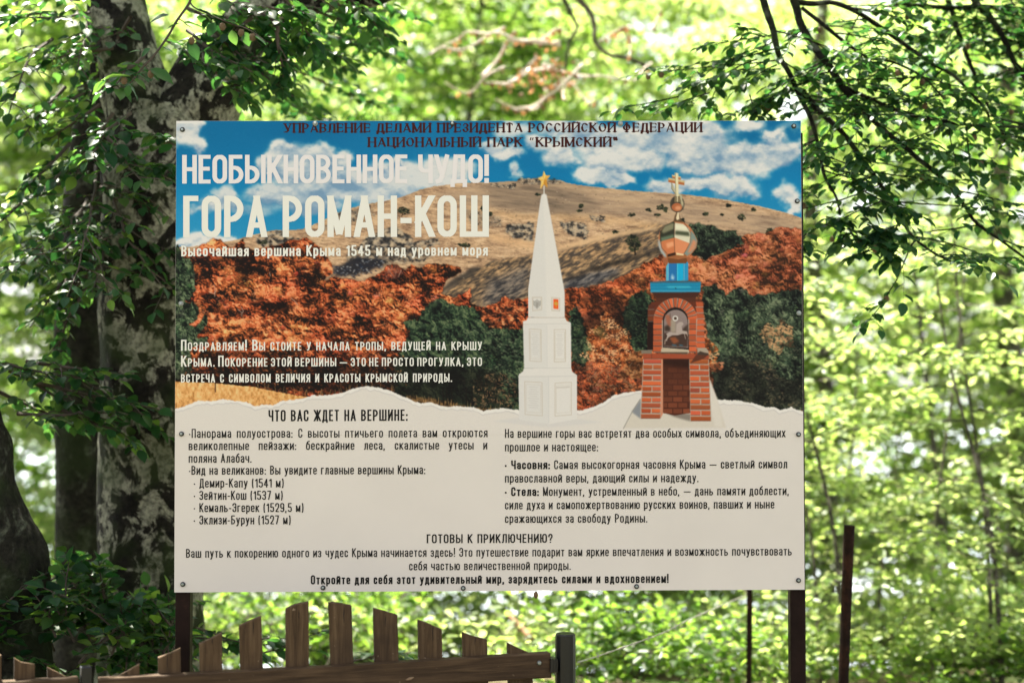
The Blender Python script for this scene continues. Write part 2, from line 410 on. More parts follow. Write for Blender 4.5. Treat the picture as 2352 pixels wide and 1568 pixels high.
    over((30, 28, 26), mask(Z4([(760, 200), (1000, 120), (1260, 60), (1260, 80), (1000, 165), (800, 220)]), soft=2.5, warp=4) * .7)
    over((38, 32, 28), mask(Z4([(620, 250), (900, 150), (980, 150), (760, 230), (600, 290)]), soft=3, warp=5) * .5)
    # rock bands: grey stones with black gaps
    def rocks(p, n, seed, size=(2, 6), dark=.5):
        m = mask(p, warp=6, ws=16, seed=seed)
        over((62, 58, 54), blur(m, 3) * dark)
        dabs(m, n * 2, [(38, 38, 38), (82, 80, 76), (130, 122, 112), (164, 148, 126), (186, 164, 134)], size=(size[0] * .7, size[1] * .75), asp=.5, clump=8, seed=seed, ang=(-.9, .9), gain=1.2, noise=.5, alpha=.8)
    rocks(Z2([(250, 440), (440, 430), (600, 455), (560, 470), (300, 475)]), 90, 1, (2, 4))
    rocks(Z2([(60, 480), (250, 470), (240, 500), (80, 505)]), 50, 2, (2, 4), .3)
    rocks(Z2([(560, 745), (700, 745), (770, 800), (740, 855), (640, 830), (580, 790)]), 190, 3)
    rocks(Z2([(180, 760), (380, 750), (370, 870), (250, 850), (180, 810)]), 210, 4)
    rocks(Z2([(760, 690), (880, 705), (870, 735), (780, 720)]), 50, 5, (2, 4), .3)
    rocks(Z2([(-120, 640), (140, 700), (160, 780), (-60, 760)]), 90, 6, (2, 4), .3)
    rocks(Z1([(1150, 680), (1400, 610), (1420, 680), (1200, 760), (1060, 790)]), 220, 7, (2, 5), .35)
    rocks(Z1([(1380, 820), (1560, 760), (1680, 830), (1700, 900), (1450, 920), (1330, 900)]), 260, 8, (3, 8))
    rocks(Z1([(1650, 880), (1850, 850), (1880, 890), (1700, 920)]), 110, 9, (2, 5), .3)
    rocks(Z1([(1250, 900), (1700, 910), (1850, 960), (1750, 1010), (1500, 1020), (1230, 990)]), 330, 10, (2, 6))
    rocks(Z1([(600, 830), (760, 790), (900, 850), (820, 900), (640, 890)]), 180, 11, (3, 7), .3)
    over((24, 26, 34), mask(Z3([(1130, 200), (1300, 120), (1480, 130), (1480, 180), (1300, 240), (1150, 240)]), soft=3, warp=5) * .9)
    dabs(mask(Z3([(1100, 180), (1480, 120), (1480, 200), (1250, 270), (1100, 250)]), warp=5), 90, [(30, 34, 46), (74, 80, 92), (150, 150, 150)], size=(2, 4), seed=12, clump=6)
    # scattered stones and tufts over the whole slope
    mm = mt * (gy < 640) * (gx > 690)
    dabs(mm, 500, [(70, 58, 46), (120, 96, 72), (200, 180, 154)], size=(1.4, 2.6), asp=.6, clump=18, seed=13, noise=.9, alpha=.6)

    # ---- trees on the slope
    def bush(cx, cy, rx, ry, seed, cols=None, n=None, shadow=True):
        cols = cols or [(14, 20, 14), (30, 38, 26), (52, 58, 38)]
        el = [(cx + rx * math.cos(a), cy + ry * math.sin(a)) for a in np.linspace(0, 2 * math.pi, 16)[:-1]]
        m = mask(el, warp=min(rx, ry) * .6, ws=max(4, rx * .6), seed=seed)
        dabs(m, n or int(rx * ry * .9 + 10), cols, size=(1.5, 3), clump=max(5, rx * .5), seed=seed)
    for x, y, rx, ry in ((1075, 890, 48, 55), (705, 625, 14, 16), (695, 662, 18, 8), (1260, 640, 20, 22), (1300, 655, 14, 22), (1240, 690, 20, 8), (1060, 690, 22, 12), (1180, 655, 16, 12), (1575, 685, 20, 14),
                         (1735, 625, 18, 14), (1910, 655, 14, 12), (1830, 705, 28, 18), (1690, 690, 12, 8), (405, 548, 18, 8), (950, 808, 22, 10), (1410, 730, 22, 18), (2030, 830, 44, 42), (2140, 830, 32, 30), (2210, 840, 30, 28)):
        (x, y), = Z2([(x, y)])
        bush(x, y, rx * .328, ry * .328, int(x * 7 + y))
    line(Z2([(1082, 925), (1084, 970)]), 3, (24, 20, 16))
    for x, y, rx, ry in ((1625, 655, 44, 22), (2170, 640, 14, 14), (2230, 675, 14, 14), (660, 870, 30, 14), (2050, 890, 45, 14)):
        (x, y), = Z1([(x, y)])
        bush(x, y, rx * .33, ry * .33, int(x * 3 + y))
    line(Z1([(1620, 670), (1615, 695)]), 2, (60, 40, 26))

    # ---- autumn woods
    OR = [(24, 15, 11), (72, 36, 20), (134, 60, 30), (180, 88, 48), (210, 114, 66), (230, 154, 102)]
    OR2 = [(44, 26, 17), (94, 50, 29), (144, 78, 48), (182, 106, 68), (206, 136, 98)]
    GR = [(12, 15, 13), (28, 36, 27), (48, 60, 44), (74, 88, 64), (112, 122, 92)]
    GRD = [(10, 13, 11), (22, 32, 24), (38, 56, 38), (62, 80, 54), (98, 110, 76)]
    wood = [(385, 610), (420, 575)] + ZA([(300, 330), (450, 230), (560, 170), (640, 180), (700, 240), (800, 290), (900, 180), (940, 260), (1060, 320), (1330, 260), (1480, 200), (1700, 170), (1830, 260), (1900, 330), (2010, 520), (2000, 600), (1900, 690), (2050, 640)]) + \
        ZB([(100, 700), (350, 600), (430, 500), (560, 500), (640, 560), (720, 500), (820, 560), (950, 480), (1130, 480), (1320, 520), (1330, 580), (1130, 700), (1130, 760), (1080, 860), (1250, 900), (1450, 800), (1450, 960), (1560, 1020), (1760, 980), (1870, 880), (1960, 940), (2160, 900)]) + [(1225, 690), (1225, 960), (390, 960)]
    m = mask(wood, warp=5, ws=10, seed=3)
    over((74, 34, 18), blur(m, 1.5))
    big = (fbm(gx / 80, gy / 34, 81, 3) - .5) * 1.3 - .06
    dk = np.zeros((CH, CW))
    for pts in ([(420, 480), (640, 460), (760, 500), (640, 560), (590, 700), (520, 720), (400, 600)], [(800, 500), (1000, 430), (1330, 480), (1340, 560), (1150, 600), (950, 620), (800, 580)],
                [(1570, 560), (1750, 500), (1880, 560), (1880, 700), (1760, 730), (1650, 760), (1570, 780)], [(420, 860), (650, 820), (880, 800), (900, 880), (740, 930), (600, 1010), (480, 1080), (390, 1020)],
                [(600, 1080), (900, 1020), (1180, 1020), (1180, 1120), (960, 1110), (700, 1170)], [(1120, 920), (1300, 900), (1500, 960), (1480, 1060), (1180, 1010)],
                [(1880, 920), (2080, 840), (2160, 900), (1960, 1000)], [(1500, 1140), (1900, 1150), (2000, 1220), (1800, 1230)]):
        dk = np.maximum(dk, mask(ZA(pts), soft=4, warp=6, ws=14))
    for pts in ([(480, 820), (640, 850), (720, 900), (640, 980), (500, 940)], [(640, 1100), (900, 1120), (780, 1260), (690, 1180)], [(860, 600), (960, 760), (930, 900), (840, 860)], [(0, 1120), (220, 1180), (220, 1260), (0, 1240)],
                [(1120, 560), (1400, 560), (1250, 680), (1130, 720)]):
        dk = np.maximum(dk, mask(ZB(pts), soft=4, warp=6, ws=14))
    low = sstep(780, 850, gy) * .62
    texture(m, OR, 21, 30, .82, .02, tfield=big * .7 - dk * .5 - low * .7, relief=1.3)
    hf = fbm(gx / 55, gy / 34, 131, 3); over(img * np.stack([.96 + .10 * hf, .74 + .52 * hf, .8 + .4 * hf], -1), m)
    crowns(m, 560, OR, rad=(7, 19), per=46, size=(1.1, 3.0), noise=.34, gain=.6, seed=22, tfield=big * 1.2 - dk * .8 - low * .9 + .06, flat=.8, alpha=.58)
    dabs(m, 1500, OR, size=(.9, 1.8), asp=.6, clump=14, seed=27, tfield=big - dk * .9 - low + .08, gain=1.0, noise=.6, alpha=.45)
    lt = np.maximum(mask(ZA([(1860, 420), (1960, 440), (2010, 540), (1950, 640), (1890, 560)]), soft=2, warp=3), mask(ZA([(450, 1110), (600, 1130), (700, 1170), (560, 1190), (480, 1160)]), soft=4))
    dabs((lt > .3) * 1.0, 260, OR, size=(2, 4), clump=10, seed=23, bias=.35)
    # pale bare stems in the wood
    for p in (ZA([(560, 740), (572, 800), (568, 890)]), ZA([(500, 830), (560, 850), (600, 800)]), ZA([(850, 1040), (900, 1080), (900, 1130)]), ZA([(890, 1010), (920, 1060), (905, 1090)]), ZA([(1500, 900), (1560, 950), (1590, 990)]), ZA([(1240, 590), (1252, 640)]),
              ZB([(440, 540), (480, 610), (520, 660)]), ZB([(540, 570), (520, 640)]), ZB([(600, 560), (560, 650)]), ZB([(330, 830), (334, 880)])):
        line(p, 1.6, (176, 140, 120), .75)
    dabs(mask(ZB([(340, 640), (440, 510), (560, 510), (640, 580), (560, 660), (430, 680)]), warp=3), 160, [(84, 44, 36), (134, 82, 66), (170, 120, 98)], size=(1.5, 4), asp=.3, ang=(.6, 1.6), seed=24)
    # right-hand woods
    m = mask(Z4([(560, 350), (600, 335), (760, 330), (960, 270), (1120, 180), (1300, 80), (1440, 60), (1540, 130), (1640, 80), (1740, 20), (1860, -40), (2000, -50), (2090, -100), (2270, -70), (2270, 1190), (1300, 1190), (700, 1190), (560, 1190)]), warp=5, ws=10, seed=4)
    over((66, 34, 20), blur(m, 1.5))
    r_ = sstep(1540, 1640, gx)
    t2 = (fbm(gx / 70, gy / 40, 91, 3) - .5) * 1.4 - .05
    shade = sstep(700, 790, gy) * .25 + mask(Z4([(760, 330), (980, 380), (1200, 320), (1200, 560), (860, 640), (700, 480)]), soft=8, warp=6) * .3 + mask(Z4([(1900, 170), (2270, 180), (2270, 360), (1900, 330)]), soft=10) * .35
    texture(m, OR2, 31, 30, .85, .06, tfield=t2 * .7 - shade)
    over(img * (1.06, .92, .80), m * (1 - r_) * .9)
    hf = fbm(gx / 55, gy / 34, 141, 3); over(img * np.stack([.96 + .10 * hf, .76 + .50 * hf, .8 + .4 * hf], -1), m)
    crowns(m, 360, OR2, rad=(7, 18), per=40, noise=.34, gain=.6, seed=33, tfield=t2 * 1.2 - shade + .06, alpha=.55)

    def pines(p, n, cols, seed, clump=26, size=(2, 5), base=(14, 18, 14), bias=-.08, warp=7, bd=.9):
        m = mask(p, warp=warp, ws=9, seed=seed)
        over(base, blur(m, 1.2) * bd)
        texture(m, cols, seed, clump * 1.15, 1.0, bias + .05, ax=1.15, ay=1.0)
        crowns(m, max(6, n // 30), cols, rad=(clump * .35, clump * .8), per=34, size=(size[0] * .8, size[1] * .75), asp=.4, seed=seed, bias=bias + .02, flat=1.15, gain=.85, noise=.35, alpha=.62)
    pines(Z4([(1560, 330), (1640, 310), (1720, 380), (1820, 320), (1900, 380), (2100, 360), (2270, 340), (2270, 1190), (1650, 1190), (1600, 700), (1560, 480)]), 3800, GR, 41, bias=-.06)
    over((20, 18, 15), mask(Z4([(1620, 930), (1800, 800), (2000, 900), (2270, 930), (2270, 1190), (1650, 1150)]), soft=14, warp=12) * .65)
    dabs(mask(Z4([(1750, 800), (2270, 760), (2270, 1180), (1760, 1130)]), warp=10), 900, [(14, 14, 12), (34, 36, 28), (66, 66, 50), (104, 90, 66)], size=(1.5, 3.5), seed=42, bias=-.12, noise=.6)
    dabs(mask(Z4([(1940, 650), (2030, 560), (2070, 620), (2110, 540), (2180, 620), (2190, 740), (2260, 800), (2090, 800), (1990, 720)]), warp=7, ws=10), 420, [(70, 52, 36), (130, 96, 66), (176, 134, 92), (196, 150, 104)], size=(1.8, 4), seed=43)
    pines(Z4([(2050, 900), (2130, 740), (2250, 760), (2260, 980), (2100, 960)]), 320, GR, 44, bias=-.1, bd=.4)
    pines(Z2([(1470, 760), (1540, 750), (1610, 760), (1700, 810), (1780, 800), (1840, 890), (1760, 930), (1650, 960), (1570, 1000), (1470, 960)]), 560, GR, 45, bias=-.15)
    pines(Z4([(620, 500), (680, 470), (740, 620), (780, 760), (740, 880), (640, 850)]), 420, GRD, 46)
    pines(Z4([(1060, 380), (1160, 350), (1230, 450), (1230, 760), (1090, 780), (1000, 640), (1000, 500)]), 640, GRD, 47)
    over((12, 12, 10), mask(Z4([(660, 560), (1010, 380), (1060, 560), (1040, 700), (760, 640)]), soft=8, warp=8) * .55)
    # left pines
    pines(ZA([(90, 430), (160, 400), (270, 430), (320, 560), (330, 800), (310, 880), (190, 960), (300, 950), (380, 1030), (350, 1160), (240, 1230), (330, 1270), (400, 1180), (450, 1100), (490, 1190), (430, 1290), (330, 1400), (480, 1370), (470, 1460), (260, 1500), (300, 1900), (60, 1900), (60, 500)]), 1500, [(14, 20, 15), (36, 48, 34), (72, 88, 62), (112, 126, 92)], 51, clump=13, size=(1.6, 4), warp=4)
    pines([(390, 590), (408, 560), (424, 600), (420, 640), (396, 660)], 90, GRD, 56, warp=2)
    # centre pines behind the paragraph
    pines(ZB([(900, 1010), (1080, 900), (1250, 1000), (1400, 990), (1560, 1060), (1600, 1200), (1700, 1260), (1850, 1290), (2100, 1260), (2200, 1800), (2200, 2400), (500, 2300), (540, 1700), (700, 1320), (620, 1200), (780, 1180)]), 2600, GRD, 52, clump=24, bias=-.13)
    dabs(mask(ZB([(1500, 1280), (1900, 1300), (2090, 1380), (2100, 1900), (1650, 1900)]), warp=6), 420, GR, size=(1.8, 4), asp=.4, seed=53, clump=14, bias=.02)
    dabs(mask(ZB([(1560, 1020), (1850, 1000), (2130, 960), (2150, 1060), (1950, 1180), (1800, 1270), (1660, 1260), (1560, 1100)]), warp=4), 420, OR, size=(2, 4), seed=54, clump=18, bias=-.02)
    # dark band under the trees and the twigs at the foot of the wood
    over((16, 13, 10), mask(Z3([(50, 890), (900, 880), (1600, 820), (2300, 900), (2300, 1150), (1700, 1120), (1200, 1050), (700, 1010), (50, 985)]), soft=7, warp=8) * .62)
    dabs(mask(Z3([(100, 760), (1650, 760), (1650, 1000), (900, 1020), (100, 960)]), warp=8), 700, OR, size=(1.3, 3), seed=55, clump=20, bias=-.27, noise=.7, alpha=.75)
    BR = [(28, 20, 15), (70, 50, 36), (118, 84, 58), (156, 120, 86)]
    dabs(mask(Z4([(640, 860), (800, 830), (1000, 880), (1130, 900), (1130, 1060), (900, 1110), (700, 1190), (640, 1190)]), warp=6), 800, BR, size=(1.4, 4), asp=.25, ang=(-1.5, 1.5), seed=61, bias=-.1, clump=18)
    dabs(mask(Z4([(-40, 960), (160, 930), (290, 960), (290, 1200), (-60, 1190)]), warp=6), 500, BR, size=(1.4, 4), asp=.3, ang=(-1.5, 1.5), seed=62, clump=18)
    # bright larches
    LA = [(96, 48, 22), (170, 88, 42), (214, 124, 66), (232, 156, 98), (238, 182, 130)]
    dabs(mask(Z4([(885, 495), (920, 540), (960, 590), (1050, 640), (1055, 690), (1030, 720), (1050, 800), (1030, 880), (900, 850), (820, 860), (740, 830), (690, 800), (760, 770), (745, 690), (780, 610), (850, 590), (835, 545)]), warp=5, ws=8), 1500, LA, size=(1.2, 3.2), asp=.35, ang=(-1.2, .6), seed=63, clump=15, bias=.16, gain=.9, noise=.4)
    dabs(mask(Z4([(780, 630), (850, 600), (900, 660), (830, 690)]), warp=3), 60, [(60, 50, 26), (130, 104, 56)], size=(2, 4), seed=64)
    dabs(mask(Z4([(1560, 700), (1590, 680), (1680, 780), (1640, 880), (1600, 880)]), warp=4), 170, LA, size=(2, 4), asp=.4, seed=65, clump=14)
    dabs(mask(Z4([(1630, 860), (1700, 850), (1690, 920), (1620, 920)]), warp=4), 50, OR2, size=(2, 5), seed=66)
    dabs(mask(Z4([(1060, 780), (1140, 760), (1140, 960), (960, 980), (1000, 880)]), warp=5), 260, [(58, 34, 18), (124, 76, 40), (176, 120, 74)], size=(2, 4), seed=67, clump=14)
    for k in range(46):
        x = prng.uniform(640, 1100); y = prng.uniform(870, 1150)
        (a, b), = Z4([(x, y)]); t = prng.uniform(-1.4, 1.4); l = prng.uniform(5, 16)
        line([(a, b), (a + l * math.sin(t), b - l * math.cos(t))], .9, (150, 126, 104), .6)
    # ---- dry meadow
    md = mask(Z3([(30, 975), (300, 985), (600, 1015), (900, 1075), (1100, 1090), (1300, 1040), (1300, 1200), (30, 1200)]), warp=1.5, ws=6, ss=2)
    g = fbm(gx / 5 , gy / 9, 101, 5, .7)
    over(ramp((g - .5) * 1.7 + .55 + (gy - 900) * -.004, [(150, 100, 52), (196, 140, 78), (222, 168, 104), (232, 190, 132)]), md)
    over(ramp((g - .5) * 2.2 + .4, [(40, 30, 20), (120, 86, 50), (190, 146, 92)]), mask(Z3([(1650, 1070), (1850, 1095), (2100, 1150), (2300, 1170), (2300, 1220), (1650, 1180)]), soft=1, warp=4, ws=6) * .85)
    for k in range(60):
        x = prng.uniform(600, 2300); y = np.interp(x, [600, 900, 1130, 1340, 1600, 1700, 2300], [1010, 1070, 1070, 1030, 1050, 1110, 1190])
        (a, b), = Z3([(x, y)])
        line([(a, b), (a + prng.uniform(-4, 4), b - prng.uniform(6, 18))], .9, (190, 150, 96), .6)
    line(Z3([(325, 960), (325, 1050)]), 2, (60, 36, 20), .9)
    for x in (1900, 1925, 1960, 2060, 2100):
        line(Z3([(x, 1020), (x + 4, 1140)]), 2.2, (20, 16, 12), .8)

    # ---- the torn white paper along the lower edge
    tear = Z3([(20, 1168), (60, 1160), (130, 1140), (200, 1110), (290, 1112), (380, 1100), (480, 1110), (540, 1120), (600, 1145), (660, 1135), (720, 1140), (800, 1105), (900, 1100), (1000, 1070), (1100, 1070), (1200, 1055), (1260, 1030), (1340, 1008), (1440, 1015), (1540, 1040), (1640, 1085), (1740, 1125), (1820, 1120), (1900, 1150), (2000, 1145), (2060, 1150), (2110, 1150), (2180, 1182), (2260, 1165), (2352, 1160)]) + \
        Z4([(40, 1190), (140, 1175), (260, 1188), (700, 1190), (790, 1165), (880, 1125), (920, 1090), (1000, 1065), (1120, 1050), (1300, 1040), (1600, 1110), (1680, 1115), (1820, 1120), (1920, 1140), (1990, 1168), (2060, 1165), (2100, 1185), (2180, 1165), (2230, 1190), (2290, 1195)])
    tx = np.array([p[0] for p in tear]); ty = np.array([p[1] for p in tear])
    o = np.argsort(tx); tx = tx[o]; ty = ty[o]
    xs = np.arange(CW) / PS + PX0
    ed = np.interp(xs, tx, ty) + (fbm(xs / 9, xs * 0, 7, 3) - .5) * 5 + (fbm(xs / 3, xs * 0, 9, 2) - .5) * 2
    ed2 = np.interp(xs, tx, ty) + 7 + (fbm(xs / 11, xs * 0 + 3, 12, 3) - .5) * 9
    pm = np.clip((gy - ed[None]) * PS + .5, 0, 1)
    over((218, 211, 201), pm)
    over(PAPER, np.clip((gy - ed2[None]) * PS * .8 + .5, 0, 1))
    d = gy - ed2[None]
    sh_ = np.clip(1 - np.abs(d - 1.2) / 2.2, 0, 1) * (.35 + .65 * fbm(gx / 14, gy / 14, 15, 2)) * pm
    over((172, 168, 166), sh_ * .75)

    # ---- the white stele
    poly(Z4([(80, 1265), (270, 1240), (680, 1250), (860, 1270), (700, 1290), (480, 1310), (300, 1290)]), (199, 194, 186), soft=1.5)
    W1, W2, W3, W4_ = (208, 203, 194), (203, 199, 191), (197, 194, 188), (190, 186, 178)
    poly(Z8([(300, 232), (307, 200), (322, 192), (335, 200), (437, 745), (440, 760), (440, 905), (230, 905), (230, 745)]), W2)
    poly(Z8([(318, 192), (326, 194), (335, 200), (437, 745), (438, 905), (334, 905), (334, 760)]), W1, soft=.6)
    poly(Z8([(228, 906), (442, 906), (452, 926), (475, 934), (476, 945), (200, 945), (200, 928), (222, 922)]), W1)
    poly(Z8([(200, 945), (476, 940), (478, 1200), (206, 1200)]), W2)
    poly(Z8([(338, 945), (476, 940), (478, 1200), (340, 1210)]), W1)
    poly(Z8([(205, 1200), (478, 1195), (484, 1218), (512, 1238), (512, 1250), (174, 1250), (176, 1234), (200, 1216)]), W1)
    poly(Z8([(174, 1245), (512, 1245), (512, 1490), (350, 1520), (178, 1495)]), W2)
    poly(Z8([(350, 1250), (512, 1245), (512, 1490), (350, 1520)]), W1)
    for p in (Z8([(228, 908), (440, 908)]), Z8([(202, 944), (474, 942)]), Z8([(206, 1198), (478, 1196)]), Z8([(178, 1246), (510, 1244)])):
        line(p, 1.2, (184, 180, 172), .7)
    line(Z8([(348, 1250), (350, 1515)]), 1.2, (190, 187, 180), .7)
    line(Z8([(338, 945), (341, 1205)]), 1.0, (192, 189, 182), .6)
    FR = (184, 172, 154)
    def plate(pts, lines=0, fill=None, w=1.3):
        if fill: poly(pts, fill)
        line(pts + [pts[0]], w, FR, .85)
        c = np.mean(pts, 0); inn = [tuple(c + (np.array(p) - c) * .84) for p in pts]
        line(inn + [inn[0]], .8, FR, .6)
        a, b = np.array(pts[0]), np.array(pts[1]); d_ = np.array(pts[3])
        for k in range(lines):
            f = .16 + .62 * k / max(1, lines - 1); l = .26 - .07 * math.sin(k * 2.1)
            line([tuple(a + (d_ - a) * f + (b - a) * (.5 - l)), tuple(a + (d_ - a) * f + (b - a) * (.5 + l))], .9, (170, 164, 156), .55)
    plate(Z8([(236, 972), (304, 976), (306, 1160), (240, 1156)]), 11)
    plate(Z8([(380, 976), (445, 975), (445, 1160), (381, 1162)]), 11)
    plate(Z8([(210, 1275), (310, 1280), (312, 1472), (212, 1464)]), 10)
    plate(Z8([(385, 1284), (480, 1279), (480, 1466), (385, 1474)]), 0)
    line(Z8([(394, 1310), (470, 1306)]), 2.4, (186, 178, 166), .8)
    plate(Z8([(254, 790), (308, 788), (308, 862), (256, 868)]))
    plate(Z8([(365, 790), (412, 795), (413, 870), (366, 866)]))
    EG = (146, 142, 134)                                # the two-headed bird on the left plate
    poly(Z8([(277, 806), (281, 801), (285, 806), (281, 812)]), EG)
    for sx in (-1, 1):
        q = lambda L: Z8([(281 + sx * x, y) for x, y in L])
        poly(q([(2, 812), (8, 806), (12, 812), (7, 816), (6, 824), (2, 826)]), EG)
        poly(q([(5, 822), (14, 812), (21, 808), (22, 824), (19, 838), (12, 842), (6, 836)]), EG)
        poly(q([(0, 818), (6, 824), (7, 842), (4, 852), (0, 858)]), EG)
        line(q([(6, 842), (14, 852)]), 1.2, EG, .8)
        for k in range(3):
            line(q([(10 + 4 * k, 818), (9 + 3 * k, 836)]), .7, (200, 196, 188), .7)
    poly(Z8([(375, 800), (405, 802), (405, 858), (376, 855)]), (222, 84, 34))
    GO = (196, 150, 62)
    poly(Z8([(380, 812), (385, 822), (390, 808), (395, 822), (401, 813), (402, 836), (380, 834)]), GO)
    poly(Z8([(386, 840), (396, 840), (391, 850)]), GO)
    # star on its rod
    line(Z8([(322, 150), (322, 195)]), 2.0, (206, 204, 196), 1)
    S = Z8([(320, 60), (331, 87), (358, 88), (337, 112), (342, 158), (321, 138), (300, 168), (306, 122), (286, 106), (312, 92)])
    poly(S, (214, 164, 74)); c = Z8([(321, 112)])[0]
    for i in range(0, 10, 2):
        poly([S[i], S[(i + 1) % 10], c], (232, 190, 108) if i in (0, 8, 6) else (206, 150, 60))
    poly([S[4], S[5], c], (180, 124, 44)); poly([S[3], S[4], c], (188, 132, 50))

    # ---- the brick chapel
    poly(Z4([(1000, 1315), (1060, 1200), (1120, 1110), (1500, 1050), (1610, 975), (1660, 1120), (1720, 1310)]), (197, 188, 172), soft=1)
    poly(Z4([(1600, 970), (1660, 1110), (1700, 1300), (1640, 1300), (1605, 1110)]), (204, 196, 182), soft=1)
    poly(Z4([(1060, 1200), (1125, 1110), (1125, 1250)]), (128, 130, 132), soft=1)
    line(Z4([(1002, 1315), (1062, 1200), (1122, 1108)]), 1.4, (120, 116, 108), .8)
    poly(Z4([(1280, 1200), (1480, 1215), (1470, 1265), (1360, 1235)]), (126, 116, 104), soft=1.5)
    BK, MO, DK = (176, 84, 50), (168, 150, 132), (58, 32, 22)
    def brickwall(x0a, x1a, x0b, x1b, y0, y1, n, seed):   # tapering pier in study-sheet units (top x0a..x1a, bottom x0b..x1b)
        r = np.random.default_rng(seed)
        poly(Z4([(x0a, y0), (x1a, y0), (x1b, y1), (x0b, y1)]), MO)
        for k in range(n):
            f0, f1 = k / n, (k + 1) / n
            ya, yb = y0 + (y1 - y0) * f0 + 5, y0 + (y1 - y0) * f1 - 4
            L = x0a + (x0b - x0a) * f0; R = x1a + (x1b - x1a) * f0
            cuts = [0, 1] if k % 2 == 0 else [0, .52, 1]
            for a, b in zip(cuts[:-1], cuts[1:]):
                c = np.array(BK) * r.uniform(.82, 1.13) + r.uniform(-6, 8, 3)
                xa, xb = L + (R - L) * a + 4, L + (R - L) * b - 4
                poly(Z4([(xa, ya), (xb, ya + 2), (xb, yb), (xa, yb - 1)]), c)
                line(Z4([(xa + 2, yb), (xb - 2, yb)]), 1.2, (92, 44, 28), .7)
                line(Z4([(xa + 4, ya + 3), (xb - 4, ya + 4)]), .9, (206, 122, 84), .5)
    # niche between the piers
    poly(Z4([(1270, 820), (1480, 820), (1480, 1205), (1360, 1225), (1275, 1205)]), (72, 36, 24))
    for k in range(9):
        y = 850 + k * 41
        for j in range(3):
            xa = 1280 + j * 70 - (k % 2) * 35; xb = min(1466, xa + 64); xa = max(1282, xa)
            if xb > xa + 8:
                poly(Z4([(xa, y), (xb, y), (xb, y + 32), (xa, y + 32)]), np.array((104, 54, 34)) * (.72 + .05 * k) * prng.uniform(.85, 1.1))
    over((36, 18, 12), mask(Z4([(1270, 820), (1480, 820), (1480, 900), (1270, 870)]), soft=4) * .7)
    brickwall(1140, 1272, 1120, 1262, 826, 1248, 11, 1)
    brickwall(1462, 1600, 1470, 1618, 826, 1266, 11, 2)
    poly(Z4([(1266, 826), (1278, 826), (1280, 1210), (1262, 1246)]), (190, 128, 98))
    # lintel, ledge
    poly(Z4([(1140, 790), (1600, 795), (1598, 830), (1140, 828)]), (150, 70, 44))
    line(Z4([(1200, 795), (1200, 825)]), 1, (90, 50, 34)); line(Z4([(1140, 828), (1600, 830)]), 1.2, (84, 46, 30), .8)
    poly(Z4([(1510, 800), (1600, 800), (1560, 830), (1470, 860)]), (88, 48, 32))
    # upper body
    poly(Z4([(1172, 480), (1200, 430), (1540, 420), (1560, 440), (1572, 760), (1170, 760)]), (92, 44, 28))
    poly(Z4([(1172, 560), (1212, 560), (1212, 765), (1170, 765)]), (34, 18, 14))
    for k in range(8):                                     # the far right buttress
        y = 430 + k * 41
        poly(Z4([(1508, y), (1556 + k * 2, y + 2), (1562 + k * 2, y + 33), (1514, y + 33)]), np.array(BK) * prng.uniform(.92, 1.12))
        line(Z4([(1508, y + 37), (1564 + k * 2, y + 37)]), 1.5, (186, 164, 146), .8)
    for k in range(3):
        y = 450 + k * 42
        poly(Z4([(1178, y), (1230, y), (1214, y + 30), (1176, y + 30)]), (84 + 12 * k, 42 + 6 * k, 30))
        line(Z4([(1176, y + 34), (1220, y + 33)]), 1.4, (110, 100, 92), .8)
    poly(Z4([(1225, 385), (1510, 385), (1508, 430), (1232, 430)]), (78, 42, 28))
    # arch
    cx, cyy = 1366, 556; R0, R1 = 88, 152
    poly(Z4([(cx + R1 * math.cos(a), cyy - R1 * math.sin(a)) for a in np.linspace(0, math.pi, 24)] + [(1212, 785), (1510, 785)]), MO)
    n = 13
    for k in range(n):
        a0 = math.pi * k / n + .035; a1 = math.pi * (k + 1) / n - .035
        poly(Z4([(cx + R0 * math.cos(a0), cyy - R0 * math.sin(a0)), (cx + R1 * math.cos(a0), cyy - R1 * math.sin(a0)), (cx + R1 * math.cos(a1), cyy - R1 * math.sin(a1)), (cx + R0 * math.cos(a1), cyy - R0 * math.sin(a1))]), np.array(BK) * prng.uniform(.88, 1.16))
        line(Z4([(cx + R0 * math.cos(a1 + .02), cyy - R0 * math.sin(a1 + .02)), (cx + R1 * math.cos(a1 + .02), cyy - R1 * math.sin(a1 + .02))]), 1.2, (40, 26, 20), .8)
    for side in (0, 1):
        for k in range(6):
            y = 548 + k * 39; xa = (1212, 1462)[side]; xb = (1272, 1512)[side]
            poly(Z4([(xa - k * .6, y), (xb, y + 2), (xb, y + 33), (xa - k * .6, y + 33)]), np.array(BK) * prng.uniform(.9, 1.12))
            line(Z4([(xa, y + 36), (xb, y + 36)]), 1.6, (66, 36, 26), .8)
    # the picture in the niche
    poly(Z4([(cx + R0 * math.cos(a), cyy - R0 * math.sin(a)) for a in np.linspace(0, math.pi, 24)] + [(1278, 752), (1462, 765)]), (30, 22, 20))
    poly(Z4([(cx + 2 + 83 * math.cos(a), cyy + 14 - 84 * math.sin(a)) for a in np.linspace(0, math.pi, 24)] + [(1284, 745), (1456, 752)]), (132, 116, 110))
    def q(L): return ZC(L)
    poly(q([(440, 1180), (780, 1180), (775, 1380), (435, 1370)]), (66, 48, 40), soft=1)
    poly(q([(460, 930), (520, 930), (550, 1000), (545, 1100), (500, 1090), (470, 1000)]), (148, 92, 70), soft=.6)
    poly(q([(450, 1090), (500, 1070), (540, 1120), (530, 1160), (450, 1160)]), (62, 48, 40), soft=.6)
    poly(q([(700, 1130), (775, 1060), (778, 1180), (700, 1170)]), (66, 52, 44), soft=.6)
